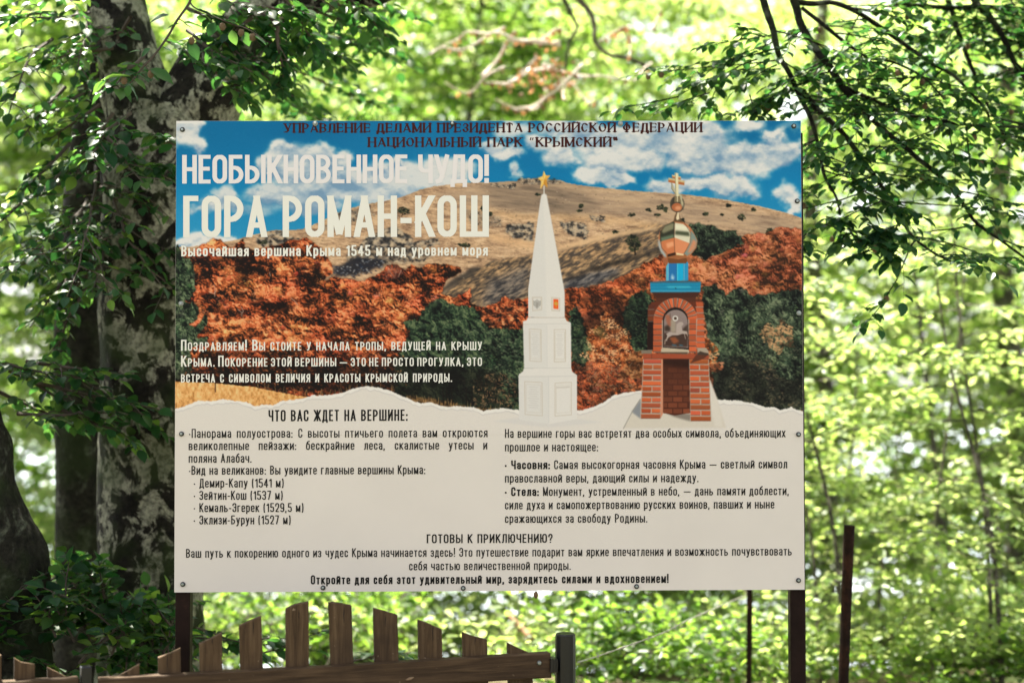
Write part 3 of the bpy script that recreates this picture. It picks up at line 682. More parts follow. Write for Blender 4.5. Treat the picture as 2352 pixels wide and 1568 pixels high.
    poly(q([(620, 1060), (660, 1030), (700, 1030), (720, 1060), (690, 1090), (700, 1150), (760, 1160), (775, 1200), (700, 1195), (640, 1215), (560, 1215), (500, 1250), (480, 1300), (470, 1290), (490, 1220), (470, 1200), (520, 1170), (610, 1180)]), (164, 148, 138))
    poly(q([(540, 1000), (600, 1000), (610, 1110), (600, 1180), (540, 1160)]), (150, 136, 118), soft=.5)
    poly(q([(520, 1250), (600, 1240), (660, 1300), (580, 1340)]), (132, 74, 46), soft=1)
    for a, b in (((575, 978), 6.8),):
        C_ = q([(603, 980)])[0]
        for r_0, cc in ((6.4, (206, 200, 190)), (3.6, (70, 50, 40))):
            poly([(C_[0] + r_0 * math.cos(t), C_[1] + r_0 * math.sin(t)) for t in np.linspace(0, 6.28, 18)], cc)
    line(q([(455, 1340), (460, 1290), (500, 1250)]), 1.6, (170, 150, 134), .9); line(q([(760, 1165), (775, 1230)]), 1.4, (170, 150, 134), .8); line(q([(730, 1195), (745, 1270)]), 1.4, (160, 142, 128), .8)
    line(q([(530, 910), (530, 980)]), 1.2, (70, 56, 46), .8); line(q([(560, 1350), (620, 1360)]), 3, (60, 90, 104), .6); line(q([(660, 1352), (710, 1360)]), 3, (60, 90, 104), .6)
    # stone ledge
    poly(Z4([(1125, 768), (1205, 765), (1200, 792), (1128, 792)]), (120, 106, 90))
    poly(Z4([(1265, 760), (1280, 750), (1458, 765), (1462, 780), (1452, 795), (1265, 788)]), (178, 162, 138))
    poly(Z4([(1265, 782), (1452, 782), (1452, 796), (1265, 790)]), (84, 70, 56))
    poly(Z4([(1520, 755), (1580, 752), (1598, 775), (1598, 802), (1520, 796)]), (160, 144, 124))
    poly(Z4([(1520, 788), (1540, 775), (1570, 785), (1598, 790), (1598, 804), (1520, 800)]), (66, 52, 42))
    # blue roof box
    poly(Z4([(1195, 362), (1540, 360), (1510, 400), (1236, 402)]), (66, 36, 26))
    poly(Z4([(1188, 292), (1320, 280), (1540, 288), (1545, 292), (1540, 362), (1192, 364)]), (28, 128, 162))
    poly(Z4([(1188, 292), (1320, 282), (1545, 290), (1545, 296), (1190, 298)]), (60, 84, 96))
    poly(Z4([(1300, 318), (1460, 318), (1480, 332), (1320, 332)]), (62, 168, 188), soft=1.5)
    for y, cc in ((306, (20, 100, 130)), (318, (16, 96, 128)), (338, (22, 96, 124)), (356, (120, 170, 184))):
        line(Z4([(1194, y), (1538, y)]), 1, cc, .7)
    poly(Z4([(1362, 330), (1376, 336), (1366, 340)]), (20, 40, 46))
    # blue drum with facets
    for xa, xb, cc in ((1300, 1318, (78, 168, 196)), (1318, 1376, (34, 104, 160)), (1376, 1424, (20, 158, 200)), (1424, 1456, (40, 136, 180))):
        poly(Z4([(xa, 150), (xb, 146), (xb, 282), (xa, 284)]), cc)
    for x in (1318, 1374, 1380, 1426):
        line(Z4([(x, 150), (x, 282)]), 1, (150, 200, 212) if x != 1374 else (24, 84, 120), .7)
    poly(Z4([(1334, 270), (1340, 240), (1346, 232), (1348, 262), (1358, 240), (1356, 275)]), (176, 204, 214), soft=.4)
    # onion dome: gold-copper mirror facets
    CO = [(86, 44, 24), (150, 82, 48), (190, 116, 76), (214, 150, 110)]
    poly(Z4([(1270, 130), (1300, 185), (1320, 150), (1440, 140), (1470, 175), (1490, 155), (1460, 118), (1290, 118)]), (150, 88, 56))
    poly(Z2([(1310, 990), (1440, 985), (1450, 1010), (1440, 1030), (1320, 1030)]), (110, 66, 36))
    D = Z2([(1384, 660), (1398, 720), (1430, 745), (1470, 775), (1500, 825), (1520, 870), (1512, 920), (1490, 950), (1460, 985), (1385, 1000), (1300, 985), (1265, 950), (1245, 900), (1245, 860), (1258, 800), (1290, 765), (1350, 735), (1372, 700)])
    poly(D, (176, 110, 72))
    poly(Z2([(1352, 735), (1290, 765), (1258, 805), (1256, 880), (1276, 870), (1358, 850), (1362, 745)]), (46, 48, 36))
    poly(Z2([(1290, 770), (1340, 748), (1356, 750), (1352, 790), (1280, 820), (1268, 800)]), (124, 120, 92), soft=.8)
    poly(Z2([(1262, 850), (1354, 826), (1356, 850), (1270, 880)]), (92, 110, 86), soft=.8)
    poly(Z2([(1362, 745), (1420, 755), (1460, 785), (1474, 830), (1466, 890), (1360, 850)]), (204, 198, 170))
    poly(Z2([(1366, 760), (1430, 770), (1450, 790), (1370, 785)]), (222, 214, 184), soft=.8)
    poly(Z2([(1366, 800), (1460, 810), (1468, 840), (1362, 828)]), (70, 76, 56), soft=.6)
    poly(Z2([(1276, 872), (1358, 850), (1362, 968), (1310, 962), (1280, 930), (1262, 900)]), (190, 112, 70))
    poly(Z2([(1360, 850), (1466, 890), (1440, 940), (1420, 965), (1362, 968)]), (206, 130, 88))
    poly(Z2([(1300, 890), (1350, 876), (1356, 905), (1310, 925)]), (222, 150, 106), soft=1)
    poly(Z2([(1474, 800), (1500, 830), (1518, 875), (1508, 915), (1480, 955), (1440, 980), (1420, 965), (1450, 930), (1470, 880)]), (120, 132, 122))
    poly(Z2([(1490, 860), (1514, 880), (1500, 925), (1470, 955), (1450, 955)]), (190, 130, 96), soft=.8)
    poly(Z2([(1246, 860), (1256, 870), (1270, 930), (1310, 985), (1290, 985), (1262, 945), (1246, 900)]), (150, 168, 170), soft=.5)
    poly(Z2([(1300, 968), (1370, 958), (1440, 968), (1446, 985), (1370, 998), (1306, 990)]), (150, 92, 54))
    poly(Z2([(1312, 965), (1366, 952), (1366, 972), (1310, 984)]), (52, 32, 20)); poly(Z2([(1372, 955), (1424, 964), (1424, 975), (1372, 970)]), (224, 196, 150))
    for p in (Z2([(1360, 745), (1357, 850), (1362, 968)]), Z2([(1430, 748), (1474, 820), (1466, 890), (1425, 965)]), Z2([(1290, 765), (1258, 830), (1270, 920), (1308, 962)])):
        line(p, 1.1, (84, 60, 42), .7)
    poly(Z2([(1376, 665), (1386, 660), (1404, 725), (1432, 745), (1352, 738), (1360, 700)]), (92, 70, 48)); poly(Z2([(1382, 668), (1390, 668), (1394, 720), (1376, 728), (1370, 712)]), (216, 196, 160))
    # ball and cross
    C_ = Z2([(1379, 615)])[0]
    circ = lambda r, cx_=0, cy_=0, ky=1.15: [(C_[0] + cx_ + r * math.cos(t), C_[1] + cy_ + r * ky * math.sin(t)) for t in np.linspace(0, 6.28, 26)]
    poly(circ(16.8), (70, 64, 52)); poly(circ(12, -1, 7, .8), (164, 94, 58)); poly(circ(7, 2, 9, .7), (204, 138, 96), soft=1)
    poly(Z2([(1345, 580), (1360, 565), (1358, 610), (1340, 625)]), (60, 54, 44)); poly(Z2([(1400, 575), (1420, 600), (1420, 640), (1408, 620)]), (204, 190, 150), soft=.6)
    GC, GD = (206, 196, 156), (168, 100, 56)
    poly(Z2([(1362, 396), (1386, 400), (1388, 590), (1366, 600)]), GC); poly(Z2([(1362, 396), (1370, 400), (1372, 596), (1366, 600)]), (150, 142, 112))
    poly(Z2([(1318, 432), (1430, 454), (1428, 484), (1316, 462)]), GD); poly(Z2([(1318, 430), (1430, 453), (1430, 466), (1318, 444)]), (190, 172, 128))
    poly(Z2([(1342, 410), (1404, 424), (1402, 446), (1342, 432)]), GD); poly(Z2([(1342, 410), (1404, 424), (1404, 432), (1342, 420)]), (204, 186, 142))
    poly(Z2([(1362, 396), (1386, 400), (1386, 540), (1368, 540)]), (212, 202, 164)); line(Z2([(1366, 398), (1370, 590)]), 1, (110, 96, 70), .8)
    poly(Z2([(1338, 465), (1350, 480), (1366, 520), (1366, 545), (1338, 510)]), (172, 166, 138)); line(Z2([(1340, 466), (1340, 508), (1364, 542)]), 1.1, (90, 78, 56), .9)
    poly(Z2([(1388, 540), (1414, 556), (1414, 600), (1404, 585), (1388, 575)]), (172, 164, 132))
    poly(Z2([(1362, 560), (1398, 560), (1404, 600), (1358, 600)]), (120, 104, 76)); line(Z2([(1380, 560), (1380, 600)]), 1.6, (220, 206, 168), .9)
    # print grain
    img += (prng.random((CH, CW))[..., None] - .5) * 5
    np.clip(img, 2, 250, out=img)
    return img
# ------------------------------------------------------------------ lettering drawn as strokes
from mathutils import Vector, Matrix
from mathutils.geometry import delaunay_2d_cdt

def arc(cx, cy, rx, ry, a0, a1, n=9):
    return [(cx + rx * math.cos(math.radians(a0 + (a1 - a0) * i / n)), cy + ry * math.sin(math.radians(a0 + (a1 - a0) * i / n))) for i in range(n + 1)]

# widths relative to a plain two-stem letter
GW = {'Ж': 1.45, 'ж': 1.45, 'М': 1.22, 'м': 1.2, 'Ш': 1.5, 'ш': 1.5, 'Щ': 1.52, 'щ': 1.52, 'Ы': 1.4, 'ы': 1.4, 'Ю': 1.45, 'ю': 1.45, 'Ф': 1.35, 'ф': 1.35, 'Г': .8, 'г': .8, 'Т': .92, 'т': .92, 'А': 1.06, 'Е': .84, 'У': 1.0,
      'Д': 1.08, 'д': 1.06, 'Л': 1.04, 'л': 1.0, 'Ъ': 1.15, 'ъ': 1.15, 'З': .95, 'з': .9, 'К': 1.0, 'к': .98, 'Х': 1.0, 'х': .96, 'а': .95, 'е': .97, 'с': .92, 'С': .97, 'Э': .97, 'э': .92, '1': .62, '!': .32, ':': .32, '.': .32, ',': .34, '·': .36,
      '-': .62, '—': 1.75, '(': .5, ')': .5, '?': .9, ' ': .5, '“': .8, '”': .8, 'Ц': 1.06, 'ц': 1.06, 'я': .97}

serif_mode = [False]
def strokes(ch, W, H, XH):
    """centre lines of one letter in a box W x H; lower-case letters use XH."""
    low = ch.islower()
    h = XH if low else H
    r = min(W / 2, h / 2)
    C = ch.upper()
    def O(w0=0, w1=W, y0=0, y1=h):
        rr = min((w1 - w0) / 2, (y1 - y0) / 2)
        m = (w0 + w1) / 2
        p = arc(m, y1 - rr, rr, rr, 0, 180) + arc(m, y0 + rr, rr, rr, 180, 360)
        return p + [p[0]]
    def bowl(y0, y1, x0=0, x1=W, k=.8):
        rr = min((y1 - y0) / 2, (x1 - x0) * k)
        return [(x0, y1), (x1 - rr, y1)] + arc(x1 - rr, y1 - rr, rr, rr, 90, 0)[1:] + arc(x1 - rr, y0 + rr, rr, rr, 0, -90) + [(x0, y0)]
    V = lambda x, a=0, b=None: [(x, a), (x, h if b is None else b)]
    Hh = lambda y, a=0, b=W: [(a, y), (b, y)]
    tail = -.16 * H
    if ch == 'а':
        rr = W * .48
        return [arc(W / 2, h - rr, W / 2, rr, 165, 0) + [(W, 0)], [(W, h * .56)] + arc(W * .5, h * .28, W * .5, h * .28, 90, 270, 10) + arc(W * .45, h * .34, W * .55, h * .34, -90, -30, 4)[1:]]
    if ch == 'б':
        p = O(0, W, 0, h); top = H * 1.0
        return [p, arc(W * .9, h * .62, W * .9, top - h * .62, 180, 100, 8) + [(W * .9, top + .02 * H)]]
    if ch == 'е':
        rr = W / 2
        return [[(0, h * .5), (W, h * .5), (W, h - rr)] + arc(W / 2, h - rr, rr, rr, 0, 180)[1:] + arc(W / 2, rr, rr, rr, 180, 335)]
    if ch == 'р': return [O(), [(0, h), (0, -.24 * H)]]
    if ch == 'у': return [[(0, h), (W * .5, h * .05)], [(W, h), (W * .42, -.1 * H), (W * .2, -.22 * H), (0, -.22 * H)]]
    if ch == 'ф': return [O(0, W, 0, h), [(W / 2, -.24 * H), (W / 2, H)]]
    if C == 'А': return [[(0, -.001), (W * .5, h)], [(W, -.001), (W * .5, h)], Hh(h * .26, W * .13, W * .87)]
    if C == 'Б': return [V(0), Hh(h, 0, W * .92), bowl(0, h * .56)]
    if C == 'В': return [V(0), bowl(h * .52, h, 0, W * .96, .7), bowl(0, h * .52, 0, W, .7)]
    if C == 'Г': return [V(0), Hh(h)]
    if C == 'Д': return [[(W * .1, 0), (W * .24, h), (W * .86, h), (W * .86, 0)], Hh(0, -W * .04, W * 1.04), [(-W * .04, tail), (-W * .04, 0)], [(W * 1.04, tail), (W * 1.04, 0)]]
    if C == 'Е': return [V(0), Hh(h), Hh(h * .52, 0, W * .9), Hh(0)]
    if C == 'Ж': return [V(W / 2), [(0, h), (W * .4, h * .52), (0, 0)], [(W, h), (W * .6, h * .52), (W, 0)], Hh(h * .52, W * .35, W * .65)]
    if C == 'З':
        r1 = min(W / 2, h * .26)
        return [arc(W / 2, h - r1, W / 2, r1, 170, 0) + arc(W / 2, h * .52 + r1 * .55, W / 2, r1 * .55, 0, -90)[1:] + [(W * .3, h * .52)], [(W * .3, h * .52), (W / 2, h * .52)] + arc(W / 2, r1, W / 2, h * .52 - r1, 90, 0)[1:] + arc(W / 2, r1, W / 2, r1, 0, -170)]
    if C in 'ИЙ':
        s = [V(0), V(W), [(0, h * .06), (W, h * .94)]]
        if C == 'Й': s.append(arc(W / 2, h + .17 * H, W * .3, .07 * H, 185, 355, 6))
        return s
    if C == 'К': return [V(0), [(W * .95, h), (W * .1, h * .42)], [(W * .32, h * .58), (W, 0)]]
    if C == 'Л': return [[(-W * .04, 0), (W * .08, 0), (W * .2, h * .2), (W * .26, h), (W, h), (W, 0)]]
    if C == 'М': return [V(0), V(W), [(0, h), (W / 2, 0), (W, h)]]
    if C == 'Н': return [V(0), V(W), Hh(h * .5)]
    if C == 'О' and serif_mode[0]: return [arc(W / 2, h / 2, W / 2, h / 2, 0, 360, 26)]
    if C in 'О0': return [O()]
    if C == 'П': return [V(0), V(W), Hh(h)]
    if C == 'Р': return [V(0), bowl(h * .42, h)]
    if C == 'С' and serif_mode[0]: return [[(W, h * .80), (W, h * .74)][:1] + arc(W / 2, h * .5, W / 2, h * .5, 42, 318, 22)]
    if C == 'С': return [[(W, h * .72)] + arc(W / 2, h - r, r, r, 0, 180) + arc(W / 2, r, r, r, 180, 360) + [(W, h * .28)]]
    if C == 'Т': return [V(W / 2), Hh(h)]
    if C == 'У': return [[(0, h), (W * .5, h * .28)], [(W, h), (W * .5, h * .18), (W * .34, h * .03), (W * .12, 0)]]
    if C == 'Ф': return [O(0, W, h * .16, h * .86), V(W / 2)]
    if C == 'Х': return [[(0, 0), (W, h)], [(0, h), (W, 0)]]
    if C == 'Ц': return [[(0, h), (0, 0), (W * 1.1, 0), (W * 1.1, tail)], V(W * .94)]
    if C == 'Ч': return [V(W), [(0, h), (0, h * .62)] + arc(W * .38, h * .62, W * .38, h * .2, 180, 270, 6)[1:] + [(W, h * .42)]]
    if C == 'Ш': return [V(0), V(W / 2), V(W), Hh(0)]
    if C == 'Щ': return [V(0), V(W * .47), V(W * .94), [(0, 0), (W * 1.08, 0), (W * 1.08, tail)]]
    if C == 'Ъ': return [V(W * .25), Hh(h, 0, W * .25), bowl(0, h * .56, W * .25, W)]
    if C == 'Ы': return [V(0), bowl(0, h * .56, 0, W * .62), V(W)]
    if C == 'Ь': return [V(0), bowl(0, h * .56)]
    if C == 'Э': return [[(0, h * .76)] + arc(W / 2, h - r, r, r, 180, 0) + arc(W / 2, r, r, r, 0, -180) + [(0, h * .24)], Hh(h * .52, W * .42, W)]
    if C == 'Ю': return [V(0), O(W * .38, W), Hh(h * .52, 0, W * .38)]
    if C == 'Я': return [V(W), [(W, h)] + [(W - x, y) for x, y in bowl(h * .42, h)][1:], [(W * .42, h * .42), (-W * .02, 0)]]
    if C == '1': return [[(W, 0), (W, h), (W * .7, h * .9), (0, h * .8)]]
    if C == '2': return [[(0, h * .7)] + arc(W / 2, h - r, r, r, 180, 0) + [(W, h * .62), (W * .8, h * .42), (0, 0), (W, 0)]]
    if C == '3': return strokes('З', W, H, XH)
    if C == '4': return [[(W * .74, 0), (W * .74, h), (-W * .04, h * .26), (W * 1.06, h * .26)]]
    if C == '5': return [[(W * .94, h), (W * .1, h), (W * .04, h * .5)] + arc(W / 2, h * .58 - r, r, r, 130, 0, 7) + arc(W / 2, r * .9, r, r * .9, 0, -170, 8)]
    if C == '7': return [[(0, h), (W, h), (W * .35, 0)]]
    if C == '9': return [O(0, W, h * .4, h), [(W, h * .7), (W, r * .9)] + arc(W / 2, r * .9, r, r * .9, 0, -160, 8)]
    if C == '!': return [V(0, h * .3, h), [(0, 0), (0, .001)]]
    if C == ':': return [[(0, 0), (0, .001)], [(0, XH * .72), (0, XH * .72 + .001)]]
    if C == '.': return [[(0, 0), (0, .001)]]
    if C == ',': return [[(0, 0), (0, .001)], [(W * .05, 0), (-W * .05 - .02 * H, -.14 * H)]]
    if C == '·': return [[(0, XH * .52), (0, XH * .52 + .001)]]
    if C in '-—': return [Hh(h * .38)]
    if C == '(': return [arc(W * 1.4, h * .45, W * 1.4, h * .68, 128, 232, 8)]
    if C == ')': return [arc(-W * .4, h * .45, W * 1.4, h * .68, 52, -52, 8)]
    if C == '?': return [[(0, h * .72)] + arc(W / 2, h - r, r, r, 180, 0) + [(W, h * .66), (W * .55, h * .42), (W * .5, h * .28)], [(W * .5, 0), (W * .5, .001)]]
    if C in '“”':
        d = -1 if C == '”' else 1
        return [[(W * .2, h * .8), (W * (.2 + .12 * d), h * 1.0)], [(W * .75, h * .8), (W * (.75 + .12 * d), h * 1.0)]]
    return []

def thick(p, wf, lo=None, hi=None):
    """turn a centre line into convex quads of the pen's width; wf gives it by direction."""
    p = [Vector(q) for q in p]
    q = [p[0]]
    for a in p[1:]:
        if (a - q[-1]).length > 1e-6: q.append(a)
    p = q
    if len(p) < 2: return []
    closed = (p[0] - p[-1]).length < 1e-6
    n = len(p)
    dirs = [(p[i + 1] - p[i]).normalized() for i in range(n - 1)]
    if not closed:
        e0 = wf(dirs[0], 1) / 2; e1 = wf(dirs[-1], 1) / 2
        p = [p[0] - dirs[0] * e0] + p[1:-1] + [p[-1] + dirs[-1] * e1]
    quads = []
    m = n - 1
    for i in range(m):
        A, B, d = p[i].copy(), p[i + 1].copy(), dirs[i]
        w = wf(d, 0)
        nd = Vector((-d.y, d.x))
        if i + 1 < m or closed:
            d2 = dirs[(i + 1) % m]; c = d.dot(d2); w2 = wf(d2, 0)
            if c < .64:                      # a real corner: square it
                if c > -.5: B = B + d * min(w, w2) * .5
            else:
                r = min(w, w2) / 2
                quads.append([p[i + 1] + Vector((math.cos(t), math.sin(t))) * r for t in [k * math.pi / 5 + .1 for k in range(10)]])
        if i > 0 or closed:
            d0 = dirs[i - 1]
            if -.5 < d.dot(d0) < .64: A = A - d * min(w, wf(d0, 0)) * .5
        quads.append([A + nd * w / 2, A - nd * w / 2, B - nd * w / 2, B + nd * w / 2])
    out = []
    for quad in quads:
        for bound, sgn in ((lo, 1), (hi, -1)):
            if bound is None: continue
            res = []
            for j in range(len(quad)):
                A, B = quad[j], quad[(j + 1) % len(quad)]
                da, db = (A.y - bound) * sgn, (B.y - bound) * sgn
                if da >= 0: res.append(A)
                if (da >= 0) != (db >= 0):
                    res.append(A + (B - A) * (da / (da - db)))
            quad = res
            if len(quad) < 3: break
        if len(quad) >= 3: out.append(quad)
    return out

_gcache = {}
def glyph(ch, Wd, cap, w, serif, xr):
    """triangles of one letter (outer width Wd)."""
    key = (ch, round(Wd, 5), round(cap, 5), round(w, 5), serif)
    if key in _gcache: return _gcache[key]
    wh = w * (.5 if serif else .86)
    if ch in '.:!·,':
        wh = w * 1.12
    H = cap - wh; XH = cap * xr - wh; W = max(1e-6, Wd - w)
    if serif:
        def wf(d, end): return w * (.36 + .64 * abs(d.y) ** 1.3) if not (d.x * d.y > 0 and abs(d.x) > .2 and ch not in 'ИЙ') else w * .5
        if ch in 'ИЙ':
            def wf(d, end): return w * (.36 + .64 * abs(d.y) ** 1.3) if abs(d.x) < .2 or abs(d.y) < .2 else w * .42
    else:
        def wf(d, end): return (wh if end and abs(d.x) < .3 else w if abs(d.y) > .3 else wh)
    polys = []
    serif_mode[0] = serif
    low = ch.islower(); top = (XH if low else H)
    for s in strokes(ch, W, H, XH):
        s = [(x + w / 2, y + wh / 2) for x, y in s]
        dg = any(abs(a[0] - b[0]) > 1e-5 and abs(a[1] - b[1]) > 1e-5 for a, b in zip(s[:-1], s[1:])) and len(s) <= 3 and ch.upper() in 'АЖКМУХИЙЯ'
        if dg and ch != 'у':
            # let slanting strokes run past and cut them level
            (a, b) = (Vector(s[0]), Vector(s[1])); d0 = (a - b).normalized()
            s2 = list(s); s2[0] = tuple(a + d0 * w * .4)
            a, b = Vector(s[-1]), Vector(s[-2]); d0 = (a - b).normalized()
            s2[-1] = tuple(a + d0 * w * .4)
            polys += thick(s2, wf, 0, top + wh)
        else:
            polys += thick(s, wf, None, None)
        if serif and ch in 'АВДЕИЙКЛМНПРТУФЦЬЫ':
            for x, y in (s[0], s[-1]):
                if (abs(y - wh / 2) < 1e-5 or abs(y - (top + wh / 2)) < 1e-5) and not (ch in 'ЕТ' and abs(s[0][1] - s[-1][1]) < 1e-6) and not (ch in 'ВРЬЫ' and len(s) > 4) and ch not in 'Д':
                    yy = y; e = w * .92; t = w * .3; b_ = yy - wh / 2 if yy < cap / 2 else yy + wh / 2 - t
                    polys.append([Vector((x - e, b_)), Vector((x + e, b_)), Vector((x + e, b_ + t)), Vector((x - e, b_ + t))])
        if serif and ch in 'ЕТЗСГ' and len(s) == 2 and abs(s[0][1] - s[1][1]) < 1e-6:
            ends = (s[0], s[1]) if ch == 'Т' else (s[1],)
            for x, y in ends:
                sg = 1 if y < cap * .3 else -1
                if abs(y - cap / 2) < cap * .2: 
                    polys.append([Vector((x - w * .1, y - .1 * cap)), Vector((x + w * .25, y - .1 * cap)), Vector((x + w * .25, y + .1 * cap)), Vector((x - w * .1, y + .1 * cap))]); continue
                q = [Vector((x - w * .45, y)), Vector((x + w * .3, y)), Vector((x + w * .35, y + sg * .22 * cap)), Vector((x + w * .12, y + sg * .22 * cap))]
                polys.append(q)
    if not polys:
        _gcache[key] = ([], []); return [], []
    vs, fs = [], []
    for q in polys:
        ar = sum(q[i].x * q[(i + 1) % len(q)].y - q[(i + 1) % len(q)].x * q[i].y for i in range(len(q)))
        if abs(ar) < 1e-12: continue
        if ar < 0: q = q[::-1]
        b = len(vs); vs += [Vector((v.x, v.y)) for v in q]; fs.append(list(range(b, b + len(q))))
    r = delaunay_2d_cdt(vs, [], fs, 0, 1e-6)
    res = ([(v.x, v.y) for v in r[0]], [list(f) for f, o in zip(r[2], r[5]) if len(o)])
    _gcache[key] = res
    return res

# unit here: one picture unit (see on_board); sizes are multiplied by 1 -> same plane coordinates
def layout(text, x0, x1, cap, weight, serif=False, xr=.74, natural=None, small=False, bold=None, wbase=.47, track=.135):
    """place the letters of one line between x0 and x1; returns (verts, faces), baseline y=0, y up."""
    spans = []
    k = 0
    for i, ch in enumerate(text):
        c = ch; cp = cap
        wt = weight
        if bold and i < bold: wt = weight * 1.38
        if small and ch.islower(): c = ch.upper(); cp = cap * .77
        elif small and ch in '—-,.': cp = cap * .8
        g = GW.get(c, 1.0)
        if serif: g = {'Ж': 1.3, 'М': 1.3, 'Ы': 1.4, 'Ф': 1.3, 'П': 1.1, 'Н': 1.12, 'И': 1.12, 'Й': 1.12, 'А': 1.12, 'Д': 1.08, 'Л': 1.06, 'Р': .92, 'Е': .95, 'З': .84, 'С': .98, 'О': 1.08, 'У': 1.06, 'К': 1.08, 'Т': .98, 'В': .96, 'Ь': .9, 'Ц': 1.1}.get(c, g)
        if bold and i < bold: g *= 1.14
        lowf = .93 if ch.islower() and not small else 1.0
        spans.append((c, g * wbase * cp * lowf, cp, wt * cp if not (ch.islower() and not small) else wt * cap, track * cap * (1.0)))
    def total(s, extra):
        t = 0
        for c, wd, cp, wt, tr in spans:
            t += (wd * s if c not in ' ' else wd * s + extra) + tr * s
        return t - spans[-1][4] * s
    target = x1 - x0
    if natural is None: s = target / total(1, 0); ex = 0
    else:
        s = natural; nsp = text.count(' '); ex = (target - total(s, 0)) / max(1, nsp)
    V, F = [], []
    x = x0
    for c, wd, cp, wt, tr in spans:
        wdd = wd * s
        if c in '.:!·': wdd = wt * 1.12
        if c != ' ':
            gv, gf = glyph(c, wdd if c not in '.:!·,' else wt * 1.12, cp, wt, serif, xr)
            off = (wd * s - wdd) / 2 if c in '.:!·' else 0
            b = len(V); V += [(x + off + a, bb) for a, bb in gv]; F += [[i + b for i in f] for f in gf]
        x += wd * s + (ex if c == ' ' else 0) + tr * s
    return V, F
# ------------------------------------------------------------------ foliage
def unit(a): return a / (np.linalg.norm(a, axis=-1, keepdims=True) + 1e-9)
FAR_LEAF = (np.array([[0, 0, 0], [.30, .30, .05], [.27, .72, .03], [0, 1, -.10], [-.27, .72, .03], [-.30, .30, .05]]), np.array([[0, 1, 2, 3], [0, 3, 4, 5]]))
def near_leaf():
    t = np.array([0, .14, .32, .52, .72, .88, 1.0]); wd = np.array([.02, .20, .31, .33, .25, .12, .0])
    V = []; F = []
    for i, (a, b) in enumerate(zip(t, wd)):
        wv = .018 * math.sin(i * 2.3)
        dz = -.22 * a * a
        V += [(-b, a, dz + b * .25 + wv), (-b * .5, a + .01, dz + b * .07 - wv), (0, a, dz), (b * .5, a + .01, dz + b * .07 + wv), (b, a, dz + b * .25 - wv)]
    for i in range(6):
        for j in range(4):
            F.append([i * 5 + j, i * 5 + j + 1, i * 5 + j + 6, i * 5 + j + 5])
    return np.array(V), np.array(F)
NEAR_LEAF = near_leaf()
def leaves(name, fr, tmpl, m, parent=None, smooth=False, local=False):
    """one mesh of leaves; fr = list of (position, direction, normal, length)"""
    P = np.array([f[0] for f in fr]); D = unit(np.array([f[1] for f in fr])); Nn = np.array([f[2] for f in fr]); S = np.array([f[3] for f in fr])
    Nn = unit(Nn - D * (Nn * D).sum(1, keepdims=True)); X = np.cross(D, Nn)
    T, Fq = tmpl
    V = P[:, None] + S[:, None, None] * (T[None, :, 0:1] * X[:, None] + T[None, :, 1:2] * D[:, None] + T[None, :, 2:3] * Nn[:, None])
    n = len(P); F = (Fq[None] + (np.arange(n) * len(T))[:, None, None]).reshape(-1, 4)
    return mesh(name, V.reshape(-1, 3), F, m, parent, smooth, local)

def twig_leaves(rg, pts, size, fr, step, up=.25, spread=1.0, droop=.08):
    """alternate leaves in one flat layer along a twig"""
    P = np.asarray(pts, float); L = np.linalg.norm(np.diff(P, axis=0), axis=1); tot = L.sum(); cum = np.concatenate([[0], np.cumsum(L)])
    n = max(2, int(tot / step)); side = rg.choice([-1, 1])
    for k in range(n + 1):
        s = min(tot * (k + .35 * rg.random()) / n, tot * .999)
        i = min(len(L) - 1, np.searchsorted(cum, s) - 1 if s > 0 else 0); i = max(i, 0)
        f = (s - cum[i]) / (L[i] + 1e-9); p = P[i] * (1 - f) + P[i + 1] * f
        t = (P[i + 1] - P[i]) / (L[i] + 1e-9)
        nrm = np.array([rg.normal(0, up), rg.normal(0, up), 1.0]); nrm /= np.linalg.norm(nrm)
        sd = np.cross(nrm, t); sd /= np.linalg.norm(sd) + 1e-9
        side = -side
        d = t * rg.uniform(.35, .8) + sd * side * spread + np.array([0, 0, -droop + rg.normal(0, .12)])
        if k == n: d = t
        fr.append((p, d, nrm, size * rg.uniform(.7, 1.15)))

def bough(rg, p0, d0, length, size, fr, wood, r0=.012, step=.04, twigs=9, tl=.42, sag=.25, up=.25, k=5, sub=True):
    """a side branch with flat layers of leafy twigs"""
    d = np.asarray(d0, float) / np.linalg.norm(d0); p = np.asarray(p0, float); pts = [p]
    n = 7
    for i in range(n):
        d = d + rg.normal(0, .12, 3) * (1, 1, .6) + np.array([0, 0, -sag / n]); d /= np.linalg.norm(d)
        p = p + d * length / n; pts.append(p)
    pts = np.array(pts)
    wood.tube(pts, np.linspace(r0, r0 * .25, n + 1), k, cap=False)
    side = 1
    for j in range(twigs):
        t = .12 + .86 * (j + rg.uniform(-.3, .3)) / twigs; t = min(max(t, .05), .98) * n
        i = min(int(t), n - 1); q = pts[i] + (pts[i + 1] - pts[i]) * (t - i)
        tg = pts[i + 1] - pts[i]; tg /= np.linalg.norm(tg)
        sd = np.cross((0, 0, 1), tg); sd /= np.linalg.norm(sd) + 1e-9; side = -side
        dd = tg * rg.uniform(.4, 1) + sd * side * rg.uniform(.5, 1.1) + np.array([0, 0, rg.normal(-.05, .15)]); dd /= np.linalg.norm(dd)
        l = length * tl * (1.1 - t / n * .7) * rg.uniform(.6, 1.2)
        m1 = q + dd * l * .5 + rg.normal(0, .03, 3) * l; m2 = q + dd * l + np.array([0, 0, -.1 * l]) + rg.normal(0, .05, 3) * l
        if sub: wood.tube([q, m1, m2], [r0 * .4, r0 * .28, r0 * .15], 3, cap=False)
        twig_leaves(rg, [q, m1, m2], size, fr, step, up)
    twig_leaves(rg, pts[n // 2:], size, fr, step, up)
    return pts

